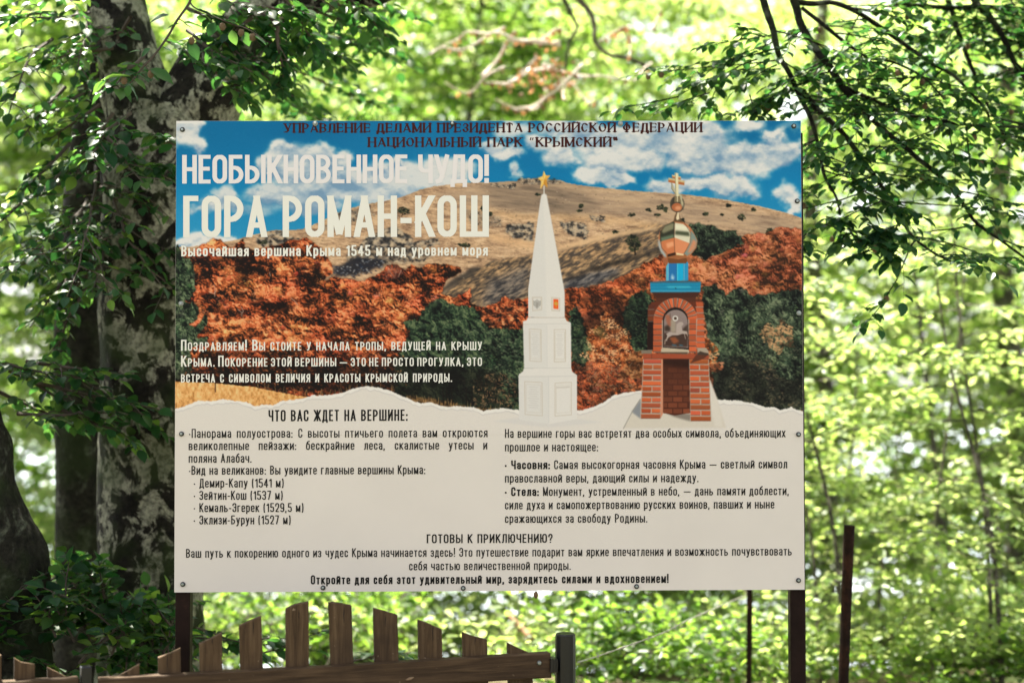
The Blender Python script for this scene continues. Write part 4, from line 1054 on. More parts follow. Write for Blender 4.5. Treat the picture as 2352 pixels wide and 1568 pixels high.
def ground_z(x, y):
    b = np.clip(np.asarray(y, float) - 7.5, 0, None)
    return -.16 * b - .006 * b * b * (b < 40) - (b >= 40) * (.006 * 1600 + (b - 40) * .48) + .05 * np.sin(np.asarray(x) * 1.3 + np.asarray(y)) * (b < 60)

def make_tree(seed, H, crown, trunk_r, size, nb, lens, name='beech_tree', lean=(0, 0), z0=.25, leafmat='leaf_far', step=.05, up=.55, sub=True):
    """trunk with limbs plus leafy boughs; returns (wood MB, frames) about its base"""
    rg = np.random.default_rng(seed); W = MB(); fr = []
    tp = spline([(0, 0, -.3), (lean[0] * .3 + rg.normal(0, .06), lean[1] * .3, H * .3), (lean[0] * .7, lean[1] * .7 + rg.normal(0, .1), H * .65), (lean[0], lean[1], H)], 12)
    W.tube(tp, np.linspace(trunk_r, trunk_r * .3, 12), 9, wob=.08, seed=seed)
    for b in range(nb):
        t = z0 + (1 - z0) * (b + rg.random()) / nb; i = min(int(t * 11), 10); p = tp[i] + (tp[i + 1] - tp[i]) * (t * 11 - i)
        a = b * 2.4 + rg.normal(0, .4); L = lens * (1.15 - .6 * t) * rg.uniform(.7, 1.2)
        bough(rg, p, (math.cos(a), math.sin(a), rg.uniform(.0, .5)), L, size, fr, W, r0=trunk_r * .22, step=step, twigs=8, up=up, sub=sub)
    return W, fr
# ------------------------------------------------------------------ ground, added haze sheet
g, gnt, gb = mat('forest_floor', rough=.95, spec=.2)
gc = ocoord(gnt)
gcol = ramp_(gnt, noise(gnt, gc, 2.2, 6, .65), [(.3, (.035, .028, .018)), (.5, (.10, .075, .045)), (.7, (.17, .135, .085))])
gcol = mixc(gnt, ramp_(gnt, noise(gnt, gc, .7, 4), [(.45, (0, 0, 0)), (.6, (1, 1, 1))]), gcol, (.055, .085, .025))
gnt.links.new(gcol, gb.inputs['Base Color']); bump(gnt, gb, noise(gnt, gc, 22, 5), .8, .03)
xs = np.concatenate([[-900, -400, -150, -70], np.linspace(-30, 30, 61), [70, 150, 400, 900]]); ysg = np.concatenate([[-60, -20], np.linspace(-8, 60, 69), [80, 110, 150, 220]])
GX, GY = np.meshgrid(xs, ysg); GZ = ground_z(GX, GY)
nx, ny = len(xs), len(ysg); ii = (np.arange(ny - 1)[:, None] * nx + np.arange(nx - 1)[None]).ravel()
tag(mesh('ground', np.stack([GX, GY, GZ], -1).reshape(-1, 3), np.stack([ii, ii + 1, ii + nx + 1, ii + nx], 1), g, smooth=True), kind='structure')
sm, snt, sb = mat('pale_haze', (.62, .72, .80), .35)  # pale sheet added far below, stands in for bright haze between the trees
snt.links.new(ramp_(snt, noise(snt, ocoord(snt), .004, 3), [(.35, (.56, .67, .77)), (.65, (.68, .77, .84))]), sb.inputs['Base Color'])
sx = np.linspace(-6000, 6000, 13); SX, SY = np.meshgrid(sx, np.linspace(60, 9000, 13)); ii = (np.arange(12)[:, None] * 13 + np.arange(12)[None]).ravel()
tag(mesh('haze_sheet', np.stack([SX, SY, np.full_like(SX, -110.0)], -1).reshape(-1, 3), np.stack([ii, ii + 1, ii + 14, ii + 13], 1), sm), kind='structure')

# ------------------------------------------------------------------ the information board
yaw, roll = 1.18840430e-02, 2.55104020e-03
BC = np.array([-7.07502908e-02, 4.53314008, 1.68569957]); BHH = 1.49734575 / 2
ba = np.array([math.cos(yaw), math.sin(yaw), 0]); bb = np.array([0, 0, 1.0])
BX = ba * math.cos(roll) + bb * math.sin(roll); BY = -ba * math.sin(roll) + bb * math.cos(roll); BN = np.cross(BX, BY)   # BN faces the camera (-y)
def on_board(px, py, lift=0.0):
    return hit(px, py, BC + BN * lift, BN)
board = thing('information_board', 'large printed information board in Russian with mountain picture, on brown steel posts', 'sign', tuple(BC - BY * BHH - np.array([0, 0, .9])))
pm, pnt, pb = mat('board_paper', rough=.5, spec=.12)
LIT = .80
def ink(c): return tuple(min(.86, (v / 255 / 12.92 if v <= 10.3 else ((v / 255 + .055) / 1.055) ** 2.4) / LIT) for v in c)
pc = ink(PAPER); pb.inputs['Base Color'].default_value = (*pc, 1)
pn = noise(pnt, ocoord(pnt), 3, 5)
pnt.links.new(ramp_(pnt, pn, [(.35, tuple(v * .965 for v in pc)), (.65, tuple(min(.9, v * 1.015) for v in pc))]), pb.inputs['Base Color'])
pnt.links.new(ramp_(pnt, noise(pnt, ocoord(pnt), 40, 3), [(.3, (.45,) * 3), (.7, (.55,) * 3)]), pb.inputs['Roughness'])
edge = mat('grey_panel_edge', (.55, .55, .53), .5)[0]
TH = .004
p = MB(); p.box(BC - BN * TH, BX, BY * BHH, BN * TH)
panel = p.build('panel', pm, board)
# printed landscape: a flat sheet with one ink colour per vertex
img = paint_print()
nu, nv = 1120, 566
vtop, vbot = 1.0, -1.0 + 2 * (1359 - 1002) / 1079.0
U, V_ = np.meshgrid(np.linspace(-1, 1, nu), np.linspace(vtop, vbot, nv))
PT = BC + U[..., None] * BX * .9995 + V_[..., None] * BY * BHH * .9994 + BN * .0006
rel = PT - CAM; dep = rel[..., 1] * CP + rel[..., 2] * SP
qx = (1176 + FPX * rel[..., 0] / dep - PX0) * PS - .5; qy = (784 - FPX * (-rel[..., 1] * SP + rel[..., 2] * CP) / dep - PY0) * PS - .5
x0 = np.clip(np.floor(qx).astype(int), 0, CW - 2); y0 = np.clip(np.floor(qy).astype(int), 0, CH - 2); fx = np.clip(qx - x0, 0, 1)[..., None]; fy = np.clip(qy - y0, 0, 1)[..., None]
smp = (img[y0, x0] * (1 - fx) + img[y0, x0 + 1] * fx) * (1 - fy) + (img[y0 + 1, x0] * (1 - fx) + img[y0 + 1, x0 + 1] * fx) * fy
lin = smp / 255; lin = np.where(lin <= .04045, lin / 12.92, ((lin + .055) / 1.055) ** 2.4) / LIT
lin = np.clip(lin, 0, .86)
ii = (np.arange(nv - 1)[:, None] * nu + np.arange(nu - 1)[None]).ravel()
im_, int_, ib = mat('printed_ink', rough=.5, spec=.12)
at_ = N(int_, 'ShaderNodeVertexColor'); at_.layer_name = 'ink'; int_.links.new(at_.outputs['Color'], ib.inputs['Base Color'])
int_.links.new(ramp_(int_, noise(int_, ocoord(int_), 40, 3), [(.3, (.45,) * 3), (.7, (.55,) * 3)]), ib.inputs['Roughness'])
pr = mesh('landscape_print', PT.reshape(-1, 3), np.stack([ii, ii + nu, ii + nu + 1, ii + 1], 1), im_, panel)
ca = pr.data.color_attributes.new('ink', 'FLOAT_COLOR', 'POINT')
ca.data.foreach_set('color', np.concatenate([lin.reshape(-1, 3), np.ones((nu * nv, 1))], 1).astype(np.float32).ravel())

def letters(name, mats, lines, lift=.0012, **kw):
    mb = MB()
    for ln in lines:
        text, x0, x1, b0, b1, cap, wt = ln[:7]; k = dict(kw); k.update(ln[7] if len(ln) > 7 else {})
        V, F = layout(text, x0, x1, cap, wt, **k)
        if not V: continue
        mb.add([on_board(x, b0 + (b1 - b0) * (x - x0) / (x1 - x0) - y, lift) for x, y in V], [f[::-1] if False else f for f in F])
    return mb.build(name, mats, panel)
black = mat('black_ink', (.010, .010, .009), .5, spec=.12)[0]
maroon = mat('maroon_ink', (.055, .012, .010), .5, spec=.12)[0]
white = mat('white_ink', ink((222, 214, 202)), .5, spec=.12)[0]
white2 = mat('pale_white_ink', ink((213, 208, 205)), .5, spec=.12)[0]
letters('maroon_lettering', maroon, [
    ('УПРАВЛЕНИЕ ДЕЛАМИ ПРЕЗИДЕНТА РОССИЙСКОЙ ФЕДЕРАЦИИ', 652, 1613, 304.6, 303.1, 21, .24),
    ('НАЦИОНАЛЬНЫЙ ПАРК “КРЫМСКИЙ”', 845, 1421, 337.3, 336.8, 21, .24)], serif=True, wbase=.78, track=.12)
letters('pale_title_lettering', white2, [('НЕОБЫКНОВЕННОЕ ЧУДО!', 418.5, 1123.7, 421.8, 420.6, 65.7, .158, dict(track=.05, wbase=.46))])
letters('white_title_lettering', white, [('ГОРА РОМАН-КОШ', 420.8, 1123, 545, 544, 95.3, .153, dict(wbase=.5, track=.075))])
letters('white_subtitle_lettering', white, [('Высочайшая вершина Крыма 1545 м над уровнем моря', 416.4, 1120.4, 588.8, 587.2, 25.2, .165)])
letters('white_paragraph_lettering', white, [
    ('Поздравляем! Вы стоите у начала тропы, ведущей на крышу', 415.8, 1107, 805.3, 803.6, 25.2, .15, dict(natural=.99)),
    ('Крыма. Покорение этой вершины — это не просто прогулка, это', 415.8, 1107, 841.8, 840.1, 25.2, .15, dict(natural=.99)),
    ('встреча с символом величия и красоты крымской природы.', 415.8, 1038.4, 878.3, 876.7, 25.2, .15)], small=True, wbase=.5)
letters('black_heading_lettering', black, [
    ('ЧТО ВАС ЖДЕТ НА ВЕРШИНЕ:', 616.7, 936.4, 967.3, 965.8, 26, .145)])
letters('black_heading_lettering', black, [
    ('ГОТОВЫ К ПРИКЛЮЧЕНИЮ?', 980.3, 1269.2, 1246.8, 1245.6, 20.5, .15)])
letters('black_list_lettering', black, [
    ('·Панорама полуострова: С высоты птичьего полета вам откроются', 434, 1119.7, 1005.1, 1003.4, 20.6, .125, dict(natural=.98)),
    ('великолепные пейзажи: бескрайние леса, скалистые утесы и', 433.4, 1119, 1033.3, 1031.6, 20.6, .125, dict(natural=.98)),
    ('поляна Алабач.', 433.4, 577.8, 1062.2, 1061.8, 20.6, .125),
    ('·Вид на великанов: Вы увидите главные вершины Крыма:', 434, 976.9, 1089.7, 1088.2, 20.6, .125),
    ('· Демир-Капу (1541 м)', 445, 651.5, 1119, 1118.6, 20.6, .125),
    ('· Зейтин-Кош (1537 м)', 445, 649.2, 1147.2, 1146.8, 20.6, .125),
    ('· Кемаль-Эгерек (1529,5 м)', 445, 697, 1175.4, 1175, 20.6, .125),
    ('· Эклизи-Бурун (1527 м)', 445, 667.5, 1203.6, 1203.2, 20.6, .125)])
letters('black_symbols_lettering', black, [
    ('На вершине горы вас встретят два особых символа, объединяющих', 1160, 1804, 1005, 1003.6, 20.4, .125),
    ('прошлое и настоящее:', 1160, 1373.9, 1036.2, 1035.8, 20.4, .125)])
letters('black_symbols_lettering', black, [
    ('· Часовня: Самая высокогорная часовня Крыма — светлый символ', 1160, 1808, 1077.2, 1074.8, 20.4, .125, dict(bold=10)),
    ('православной веры, дающий силы и надежду.', 1160, 1604.5, 1107.6, 1106.6, 20.4, .125),
    ('· Стела: Монумент, устремленный в небо, — дань памяти доблести,', 1160, 1812, 1138.6, 1136.3, 20.4, .125, dict(bold=8)),
    ('силе духа и самопожертвованию русских воинов, павших и ныне', 1160, 1778.5, 1169.1, 1167, 20.4, .125),
    ('сражающихся за свободу Родины.', 1160, 1487, 1200.2, 1199.2, 20.4, .125)])
letters('black_closing_lettering', black, [
    ('Ваш путь к покорению одного из чудес Крыма начинается здесь! Это путешествие подарит вам яркие впечатления и возможность почувствовать', 427.4, 1818.5, 1280, 1274.8, 20.4, .122),
    ('себя частью величественной природы.', 939.8, 1311.2, 1308.9, 1307.8, 20.4, .122),
    ('Откройте для себя этот удивительный мир, зарядитесь силами и вдохновением!', 714, 1535.6, 1341.1, 1337.8, 21, .165)])
# bolts with washers
wash = mat('dark_rubber_washer', (.025, .027, .026), .55)[0]
pale_wash = mat('pale_washer', (.30, .32, .28), .5)[0]
steel = mat('bolt_steel', (.32, .36, .34), .35, .85)[0]
for i, (x, y) in enumerate([(419, 298), (724, 284), (1039, 284), (1425, 284), (1823, 290), (1831, 462), (1835, 719), (1834, 997), (1834, 1332), (1462, 1346), (1064, 1350), (742, 1349), (420, 1341), (417, 996), (416, 697)]):
    c = on_board(x, y, .002)
    q = MB(); q.tube([c - BN * .001, c + BN * .0022, c + BN * .0032], [.0078, .0078, .0060], 18); bo = q.build('bolt', wash if i not in (1, 3, 14, 6) else pale_wash, board)
    q = MB(); q.tube([c + BN * .0028, c + BN * .0058, c + BN * .0068], [.0046, .0046, .0032], 6); q.build('bolt_head', steel, bo)
# posts and the rails at the back of the board
brn, bnt, b_ = mat('brown_painted_steel', rough=.55, spec=.08)
c_ = ocoord(bnt)
bnt.links.new(ramp_(bnt, noise(bnt, c_, 9, 5, .6), [(.35, (.011, .006, .0045)), (.6, (.020, .011, .008)), (.76, (.055, .026, .015))]), b_.inputs['Base Color'])
bump(bnt, b_, noise(bnt, c_, 60, 3), .15, .003)
def bar(name, c, hx, hy, hz, m, parent, bev=.003):
    """upright box with softened edges"""
    q = MB(); x, y = hx - bev, hy - bev
    pts = [(-hx, -y), (-x, -hy), (x, -hy), (hx, -y), (hx, y), (x, hy), (-x, hy), (-hx, y)]
    q.prism([(c[0] + a, c[1] + b2, c[2] + hz) for a, b2 in pts], np.array([0, 0, -2 * hz])); return q.build(name, m, parent)
for xa, xb in ((405.5, 439), (1813, 1848)):
    A = on_board((xa + xb) / 2, 1400, -.03); hw = (xb - xa) / 2 / FPX * 4.55
    bar('post', (A[0], A[1] + .004, (2.40 - .4) / 2), hw, .022, (2.40 + .4) / 2, brn, board)
for zz in (1.02, 1.69, 2.38):
    q = MB(); c = BC + BN * -.022; c = c + BY * (zz - c[2]); q.box(c, BX * .945, BY * .018, BN * .012); q.build('cross_rail', brn, board)
# small cocoon hanging from the lower edge
ck = mat('dry_cocoon', (.16, .10, .05), .9)[0]
A = on_board(1231, 1361, -.004); q = MB(); q.tube([A + np.array([0, 0, dz]) for dz in (.006, .003, -.003, -.010, -.015, -.018)], [.002, .0055, .0075, .0072, .0045, .0012], 10, wob=.15)
tag(q.build('cocoon', ck), 'tiny brown cocoon hanging under the bottom edge of the board', 'cocoon')
# ------------------------------------------------------------------ wooden gate and picket fence
wd, wnt, wb = mat('stained_wood', rough=.7, spec=.18)
c_ = ocoord(wnt); gr_ = ocoord(wnt, (26, 26, 1.6))
nA = noise(wnt, gr_, 3.0, 6, .62, .5); nB = noise(wnt, c_, 5, 5, .6)
wc = ramp_(wnt, nA, [(.30, (.040, .024, .012)), (.5, (.082, .050, .024)), (.70, (.135, .088, .046))])
wc = mixc(wnt, ramp_(wnt, nB, [(.50, (0, 0, 0)), (.72, (.75, .75, .75))]), wc, (.035, .022, .014))
fl = ramp_(wnt, noise(wnt, c_, 75, 2, .5), [(.72, (0, 0, 0)), (.76, (1, 1, 1))])
wc = mixc(wnt, fl, wc, (.26, .19, .12))
wnt.links.new(wc, wb.inputs['Base Color']); bump(wnt, wb, nA, .35, .006)
wdr, wrnt, wrb = mat('stained_rail_wood', rough=.7, spec=.18)
c_ = ocoord(wrnt); gr_ = ocoord(wrnt, (1.6, 1.6, 26))
nA = noise(wrnt, gr_, 3.0, 6, .62, .5); nB = noise(wrnt, c_, 4, 5, .6)
wc = ramp_(wrnt, nA, [(.30, (.032, .019, .010)), (.5, (.064, .039, .020)), (.70, (.105, .066, .035))])
wc = mixc(wrnt, ramp_(wrnt, nB, [(.52, (0, 0, 0)), (.74, (.7, .7, .7))]), wc, (.030, .019, .012))
fl = ramp_(wrnt, noise(wrnt, c_, 75, 2, .5), [(.73, (0, 0, 0)), (.77, (1, 1, 1))])
wc = mixc(wrnt, fl, wc, (.26, .19, .12))
wrnt.links.new(wc, wrb.inputs['Base Color']); bump(wrnt, wrb, nA, .35, .006)
blk, bknt, bkb = mat('black_painted_steel', (.005, .0055, .006), .32, spec=.5)
bump(bknt, bkb, noise(bknt, ocoord(bknt), 30, 3), .1, .003)

GL, GR_ = at(232, 1557, 3.94), at(1265, 1500, 4.30)
gx_ = np.array([GR_[0] - GL[0], GR_[1] - GL[1], 0]); gx_ /= np.linalg.norm(gx_); GN = np.cross(gx_, (0, 0, 1)); GN = GN if GN[1] < 0 else -GN      # towards the viewer
def G(L, lift=0.0): return [hit(x, y, GL + GN * lift, GN) for x, y in L]
ZG = lambda L: [(x * .35157, 1194.4 + y * .35157) for x, y in L]
ZH = lambda L: [(735 + x * .3125, 1286.25 + y * .3125) for x, y in L]
def bev_prism(pts, off, name, m, parent, e=.004):
    """a plank whose front edges are eased"""
    P = np.array(pts); c = P.mean(0); n = len(P)
    ins = []
    for i in range(n):
        a, b, d = P[i - 1], P[i], P[(i + 1) % n]
        u = unit(a - b); v = unit(d - b); ins.append(b + (u + v) * e * .8)
    ins = np.array(ins); o = unit(np.array(off)) * e * .6
    q = MB(); V = list(ins) + list(P + o) + list(P + off)
    F = [list(range(n))] + [(i, i + n, (i + 1) % n + n, (i + 1) % n) for i in range(n)] + [(i + n, i + 2 * n, (i + 1) % n + 2 * n, (i + 1) % n + n) for i in range(n)] + [list(range(3 * n - 1, 2 * n - 1, -1))]
    q.add(V, F); return q.build(name, m, parent)
gate = thing('wooden_gate', 'brown wooden picket gate with arched row of pickets below the board', 'gate', (float(GL[0]), float(GL[1]), 0))
pk = [ZG([(1033, 898), (1110, 872), (1180, 838), (1190, 1300), (1038, 1300)]), ZG([(765, 1022), (840, 985), (910, 940), (918, 1300), (765, 1300)]),
      ZG([(1303, 808), (1375, 776), (1450, 735), (1460, 1300), (1312, 1300)]), ZG([(1565, 690), (1640, 655), (1708, 627), (1726, 1300), (1580, 1300)]),
      ZG([(1870, 580), (1930, 553), (1960, 545), (2018, 535), (2020, 1300), (1872, 1300)]), ZG([(2150, 538), (2220, 542), (2297, 558), (2322, 1300), (2178, 1300)]),
      ZH([(398, 353), (480, 375), (570, 403), (588, 1080), (412, 1080)]), ZH([(726, 440), (800, 466), (897, 510), (912, 1080), (740, 1080)]),
      ZH([(1053, 530), (1130, 560), (1230, 585), (1244, 1080), (1066, 1080)]), ZH([(1385, 608), (1460, 645), (1560, 690), (1572, 1080), (1396, 1080)])]
def down(pts, lift, zlow):
    """carry the lowest two corners down to a given height"""
    P = G(pts, lift); zs = sorted(range(len(P)), key=lambda i: P[i][2])[:2]
    for i in zs:
        j = (i - 1) % len(P) if (i - 1) % len(P) not in zs else (i + 1) % len(P)
        d = P[i] - P[j]; P[i] = P[i] + d * ((zlow - P[i][2]) / d[2])
    return P
crack, nail = mat('wood_split', (.012, .008, .005), .9)[0], mat('rusty_nail', (.05, .03, .02), .7, .4)[0]
rgp = np.random.default_rng(3)
for L in pk:
    k = bev_prism(down(L, -.036, .12), -GN * .022, 'picket', wd, gate)
    xm = np.mean([p[0] for p in L]); yt = min(p[1] for p in L); xr = max(p[0] for p in L[:2]) - min(p[0] for p in L[:2])
    q = MB(); x = xm + rgp.uniform(-.25, .25) * xr; y0 = yt + rgp.uniform(8, 22); ln_ = rgp.uniform(14, 42); P = []
    for t in np.linspace(0, 1, 6): P.append((x + rgp.normal(0, .5), y0 + ln_ * t))
    wd_ = [.1, .7, .9, .7, .5, .1]
    A_ = G([(p[0] - w_, p[1]) for p, w_ in zip(P, wd_)], -.0355); B_ = G([(p[0] + w_, p[1]) for p, w_ in zip(P, wd_)], -.0355)
    q.add(A_ + B_, [(i, i + 6, i + 7, i + 1) for i in range(5)]); q.build('split', crack, k)
rl = ZG([(640, 1036)]) + ZH([(0, 788), (850, 735), (1697, 682), (1703, 862)])
rp = G([rl[0], rl[1], rl[2], rl[3], rl[4]])
rp.append(rp[0] + np.array([0, 0, -.075]))
bev_prism(rp, -GN * .036, 'rail', wdr, gate, .005)
q = MB(); A0 = rp[5] + np.array([0, 0, -.50]); A1 = rp[4] + np.array([0, 0, -.52])
bev_prism([A0 + (0, 0, .075), A1 + (0, 0, .075), A1, A0], -GN * .036, 'rail', wdr, gate, .005)
A = G([ZH([(1610, 752)])[0]])[0]
q = MB(); q.tube([A - GN * .002, A + GN * .002, A + GN * .006, A + GN * .007], [.0075, .0075, .0055, .004], 8); q.build('bolt', steel, gate)
A = G([ZH([(660, 868)])[0]], .0015)[0]
q = MB(); q.tube([A + gx_ * t + np.array([0, 0, .003 * t / .012]) for t in (-.012, -.006, .0, .006, .012)], [.001, .0035, .0045, .003, .001], 8); q.build('knot', mat('wood_knot', (.24, .16, .09), .8)[0], gate)
# hinge: a strap on the rail end and a knuckle
H0 = G([ZH([(1690, 770)])[0]])[0]
q = MB(); q.box(H0 - GN * .012 + gx_ * .010, gx_ * .011, (0, 0, .020), GN * .022); q.tube([H0 + gx_ * .012 + GN * .008 + np.array([0, 0, -.018]), H0 + gx_ * .012 + GN * .008 + np.array([0, 0, .018])], .006, 10)
q.box(H0 + gx_ * .030 - GN * .006, gx_ * .016, (0, 0, .013), GN * .004); q.build('hinge', blk, gate)
def post(pxl, pxr, ptop, d, label, sides=12, name='gate_post', m=None, base=-.3):
    T = at((pxl + pxr) / 2, ptop, d); r = (pxr - pxl) / 2 / FPX * d
    q = MB(); b = np.array([T[0], T[1], base]); q.tube([b, T + (0, 0, -.004), T], [r, r, r * .88], sides)
    o = q.build(name, m or blk)
    for v in o.data.vertices: v.co -= Vector(b)
    o.location = b
    return tag(o, label, name.split('_')[-1])
post(1275, 1322.5, 1453.5, 4.33, 'black steel pipe post that carries the hinge at the right end of the picket gate', 14)
lt = post(181, 213, 1527.7, 3.95, 'short black steel post between the gate and the picket fence at bottom left', 4)
pf = thing('picket_fence', 'stretch of brown picket fence at the bottom left corner, left of the short black post', 'fence', tuple(float(v) for v in (*at(60, 1560, 3.8)[:2], 0)))
FL0, FR0 = at(-260, 1582, 3.72), at(181, 1556, 3.93)
fx_ = np.array([FR0[0] - FL0[0], FR0[1] - FL0[1], 0]); fx_ /= np.linalg.norm(fx_); FN = np.cross(fx_, (0, 0, 1)); FN = FN if FN[1] < 0 else -FN
def GF(L, lift): return [hit(x, y, FL0 + FN * lift, FN) for x, y in L]
for L in (ZG([(95, 900), (140, 930), (228, 942), (236, 1300), (100, 1300)]), ZG([(313, 963), (365, 988), (445, 1030), (450, 1300), (320, 1300)]), ZG([(-140, 870), (-60, 880), (10, 882), (14, 1300), (-135, 1300)]), ZG([(-420, 800), (-300, 820), (-280, 825), (-272, 1300), (-415, 1300)])):
    P = GF(L, -.036); zs = sorted(range(len(P)), key=lambda i: P[i][2])[:2]
    for i in zs: P[i] = P[i] + np.array([0, 0, .12 - P[i][2]])
    bev_prism(P, -FN * .022, 'picket', wd, pf)
for dz in (0, -.5):
    a, b = FL0 + (0, 0, dz), FR0 + (0, 0, dz)
    bev_prism([a, b, b - (0, 0, .075), a - (0, 0, .075)], -FN * .036, 'rail', wdr, pf, .005)

# rusty poles and barbed wire
rs, rnt, rb = mat('rusty_steel', rough=.9, spec=.1)
rnt.links.new(ramp_(rnt, noise(rnt, ocoord(rnt), 14, 6, .65), [(.3, (.008, .005, .004)), (.5, (.018, .010, .007)), (.74, (.055, .024, .013))]), rb.inputs['Base Color']); bump(rnt, rb, noise(rnt, ocoord(rnt), 60, 4), .6, .004)
def pole(a, b, wpx, d, label):
    A, B = at(*a, d), at(*b, d); dr = (B - A); B = A + dr * ((A[2] + .3) / -dr[2])
    r = wpx / 2 / FPX * d
    P = np.linspace(A, B, 14); q = MB(); q.tube(P - B, np.full(14, r), 10, wob=.10, seed=int(a[0])); o = q.build('metal_pole', rs); o.location = B
    return tag(o, label, 'pole', 'old fence poles behind the board')
pole((1951, 1206), (1937, 1568), 24, 5.3, 'thick rusty steel pole standing in the leaves right of the board')
pole((1722, 1335), (1720, 1568), 13, 6.6, 'thin dark metal pole under the board beside its right post')
wire = mat('galvanised_wire', (.34, .33, .30), .5, .6)[0]
wp = spline([at(1326, 1520, 4.33), at(1378, 1504, 4.9), at(1519, 1454, 5.5), at(1585, 1421, 5.9), at(1714, 1366, 6.6)], 60)
q = MB()
for ph in (0, math.pi):
    q.tube([p + np.array([0, math.sin(i * 1.1 + ph), math.cos(i * 1.1 + ph)]) * .0022 for i, p in enumerate(wp)], .0016, 4, cap=False)
for i in (14, 26, 37, 47):
    for s in (-1, 1): q.tube([wp[i] + np.array([s * .004, 0, -.012]), wp[i] + np.array([-s * .004, 0, .012])], .0013, 4)
tag(q.build('barbed_wire', wire), 'strand of barbed wire slanting up from the black gate post to the thin pole', 'wire')

# ------------------------------------------------------------------ the old beeches on the left
def pxtube(q, L, d, k=20, wob=.06, n=40, seed=0, relief=False):
    """L = (px, py, half width in picture units[, depth])"""
    P = np.array([at(l[0], l[1], l[3] if len(l) > 3 else d) for l in L]); rr = np.array([l[2] / FPX * (l[3] if len(l) > 3 else d) for l in L])
    S = spline(np.concatenate([P, rr[:, None]], 1), n); b0 = len(q.V); q.tube(S[:, :3], S[:, 3], k, wob=wob, seed=seed)
    if relief:                       # real bark relief: lumps, scars and fissures
        V = np.array(q.V[b0:b0 + n * k]).reshape(n, k, 3); C = S[:, None, :3]; a = np.broadcast_to(2 * math.pi * np.arange(k) / k, (n, k)); z = V[..., 2]
        h = (fbm(np.cos(a) * 1.3 + 40, np.sin(a) * 1.3 + z * 2.6 + 40, seed, 3) - .5) * .18 + (fbm(np.cos(a) * 5 + 30, np.sin(a) * 5 + z * 7 + 30, seed + 2, 4) - .5) * .10
        V = C + (V - C) * (1 + h[..., None]); q.V[b0:b0 + n * k] = [tuple(v) for v in V.reshape(-1, 3)]
    return S
D1 = 5.7
root = at(348, 1568, D1)
beech = thing('beech_tree', 'massive old forked beech trunk with lichen patches behind the left edge of the board', 'tree', (float(root[0]), float(root[1]), 0))
q = MB(); pxtube(q, [(340, 2120, 190), (345, 1900, 150), (348, 1568, 126), (350, 1300, 122), (352, 900, 122), (362, 560, 130), (378, 360, 132), (392, 250, 118)], D1, 64, .05, 150, 1, True)
q.build('trunk', M['bark'], beech, True)
q = MB(); pxtube(q, [(362, 420, 88), (325, 250, 84), (290, 120, 70), (262, -20, 62), (235, -220, 56), (190, -600, 44), (150, -1100, 30)], D1, 44, .07, 110, 2, True); q.build('limb', M['bark'], beech, True)
q = MB(); pxtube(q, [(395, 430, 100), (436, 290, 97), (492, 180, 84), (550, 90, 64), (618, 12, 50), (720, -14, 46), (860, -26, 40), (1100, -160, 34), (1500, -420, 26), (2000, -500, 16)], D1, 44, .07, 120, 3, True); q.build('limb', M['bark'], beech, True)
q = MB(); pxtube(q, [(235, -220, 40), (420, -520, 34, 6.4), (800, -800, 26, 7.4), (1400, -1000, 16, 8.2)], D1, 10, .05, 24, 4); q.build('limb', M['bark'], beech, True)
# canopy overhead (out of the frame) that shades the trunks and the near branches
rg = np.random.default_rng(5); fr = []; W = MB()
for i in range(120):
    x = rg.uniform(-4.4, 4.6); y = rg.uniform(5.0, 8.2); z = rg.uniform(3.9, 5.6) + max(0, (y - 6) * .3)
    a = rg.uniform(0, 6.28)
    bough(rg, (x, y, z), (math.cos(a), math.sin(a), .1), rg.uniform(.9, 1.6), .105, fr, W, .012, .065, 8, sub=False)
leaves('crown', fr, FAR_LEAF, M['leaf_mid'], beech); W.build('twigs', M['twig'], beech)
# leafy sprays in front of and between the trunks
def pxbough(q, fr, rg, a, b, d0, d1, size, twigs=9, tl=.4, step=.035, sag=.1, up=.25, r0=.008):
    A, B = at(*a, d0), at(*b, d1); L = np.linalg.norm(B - A)
    return bough(rg, A, B - A, L, size, fr, q, r0, step, twigs, tl, sag, up)
rg = np.random.default_rng(21); fr = []; W = MB()
for a, b, d0, d1 in [((560, 40), (900, 55), 6.0, 6.3), ((620, 60), (980, 130), 6.1, 6.8), ((520, 120), (700, 190), 5.5, 5.7), ((480, 60), (640, 250), 5.2, 5.4), ((430, 70), (560, 130), 5.2, 5.0), ((380, 90), (500, 160), 5.1, 5.1), ((560, 190), (760, 240), 5.9, 6.4), ((640, 150), (900, 200), 6.6, 7.2),
                     ((300, 260), (190, 330), 5.2, 4.9), ((330, 130), (240, 230), 5.1, 4.9), ((400, 330), (330, 300), 5.2, 5.0), ((330, 380), (410, 360), 5.3, 5.2), ((480, -20), (640, 60), 5.2, 5.2), ((620, -30), (780, 50), 5.2, 5.3), ((760, -40), (930, 60), 5.3, 5.5), ((540, 10), (720, 40), 5.2, 5.2), ((700, -10), (870, 20), 5.3, 5.4), ((580, 40), (480, 100), 5.2, 5.2), ((640, 60), (560, 170), 5.2, 5.2), ((560, 60), (820, 70), 5.4, 5.5), ((520, 40), (680, 130), 5.35, 5.3), ((600, 30), (760, 110), 5.4, 5.4), ((680, 10), (900, 90), 5.6, 5.9), ((460, 150), (610, 190), 5.2, 5.2), ((540, 150), (660, 110), 5.3, 5.3), ((430, 20), (560, 60), 5.2, 5.2), ((700, 20), (960, 40), 6.2, 6.6), ((640, 90), (820, 140), 6.2, 6.4)]:
    pxbough(W, fr, rg, a, b, d0, d1, .062, 8, .42, .032)
leaves('leafy_branch', fr, NEAR_LEAF, M['leaf_near'], beech, True); W.build('twigs', M['twig'], beech)

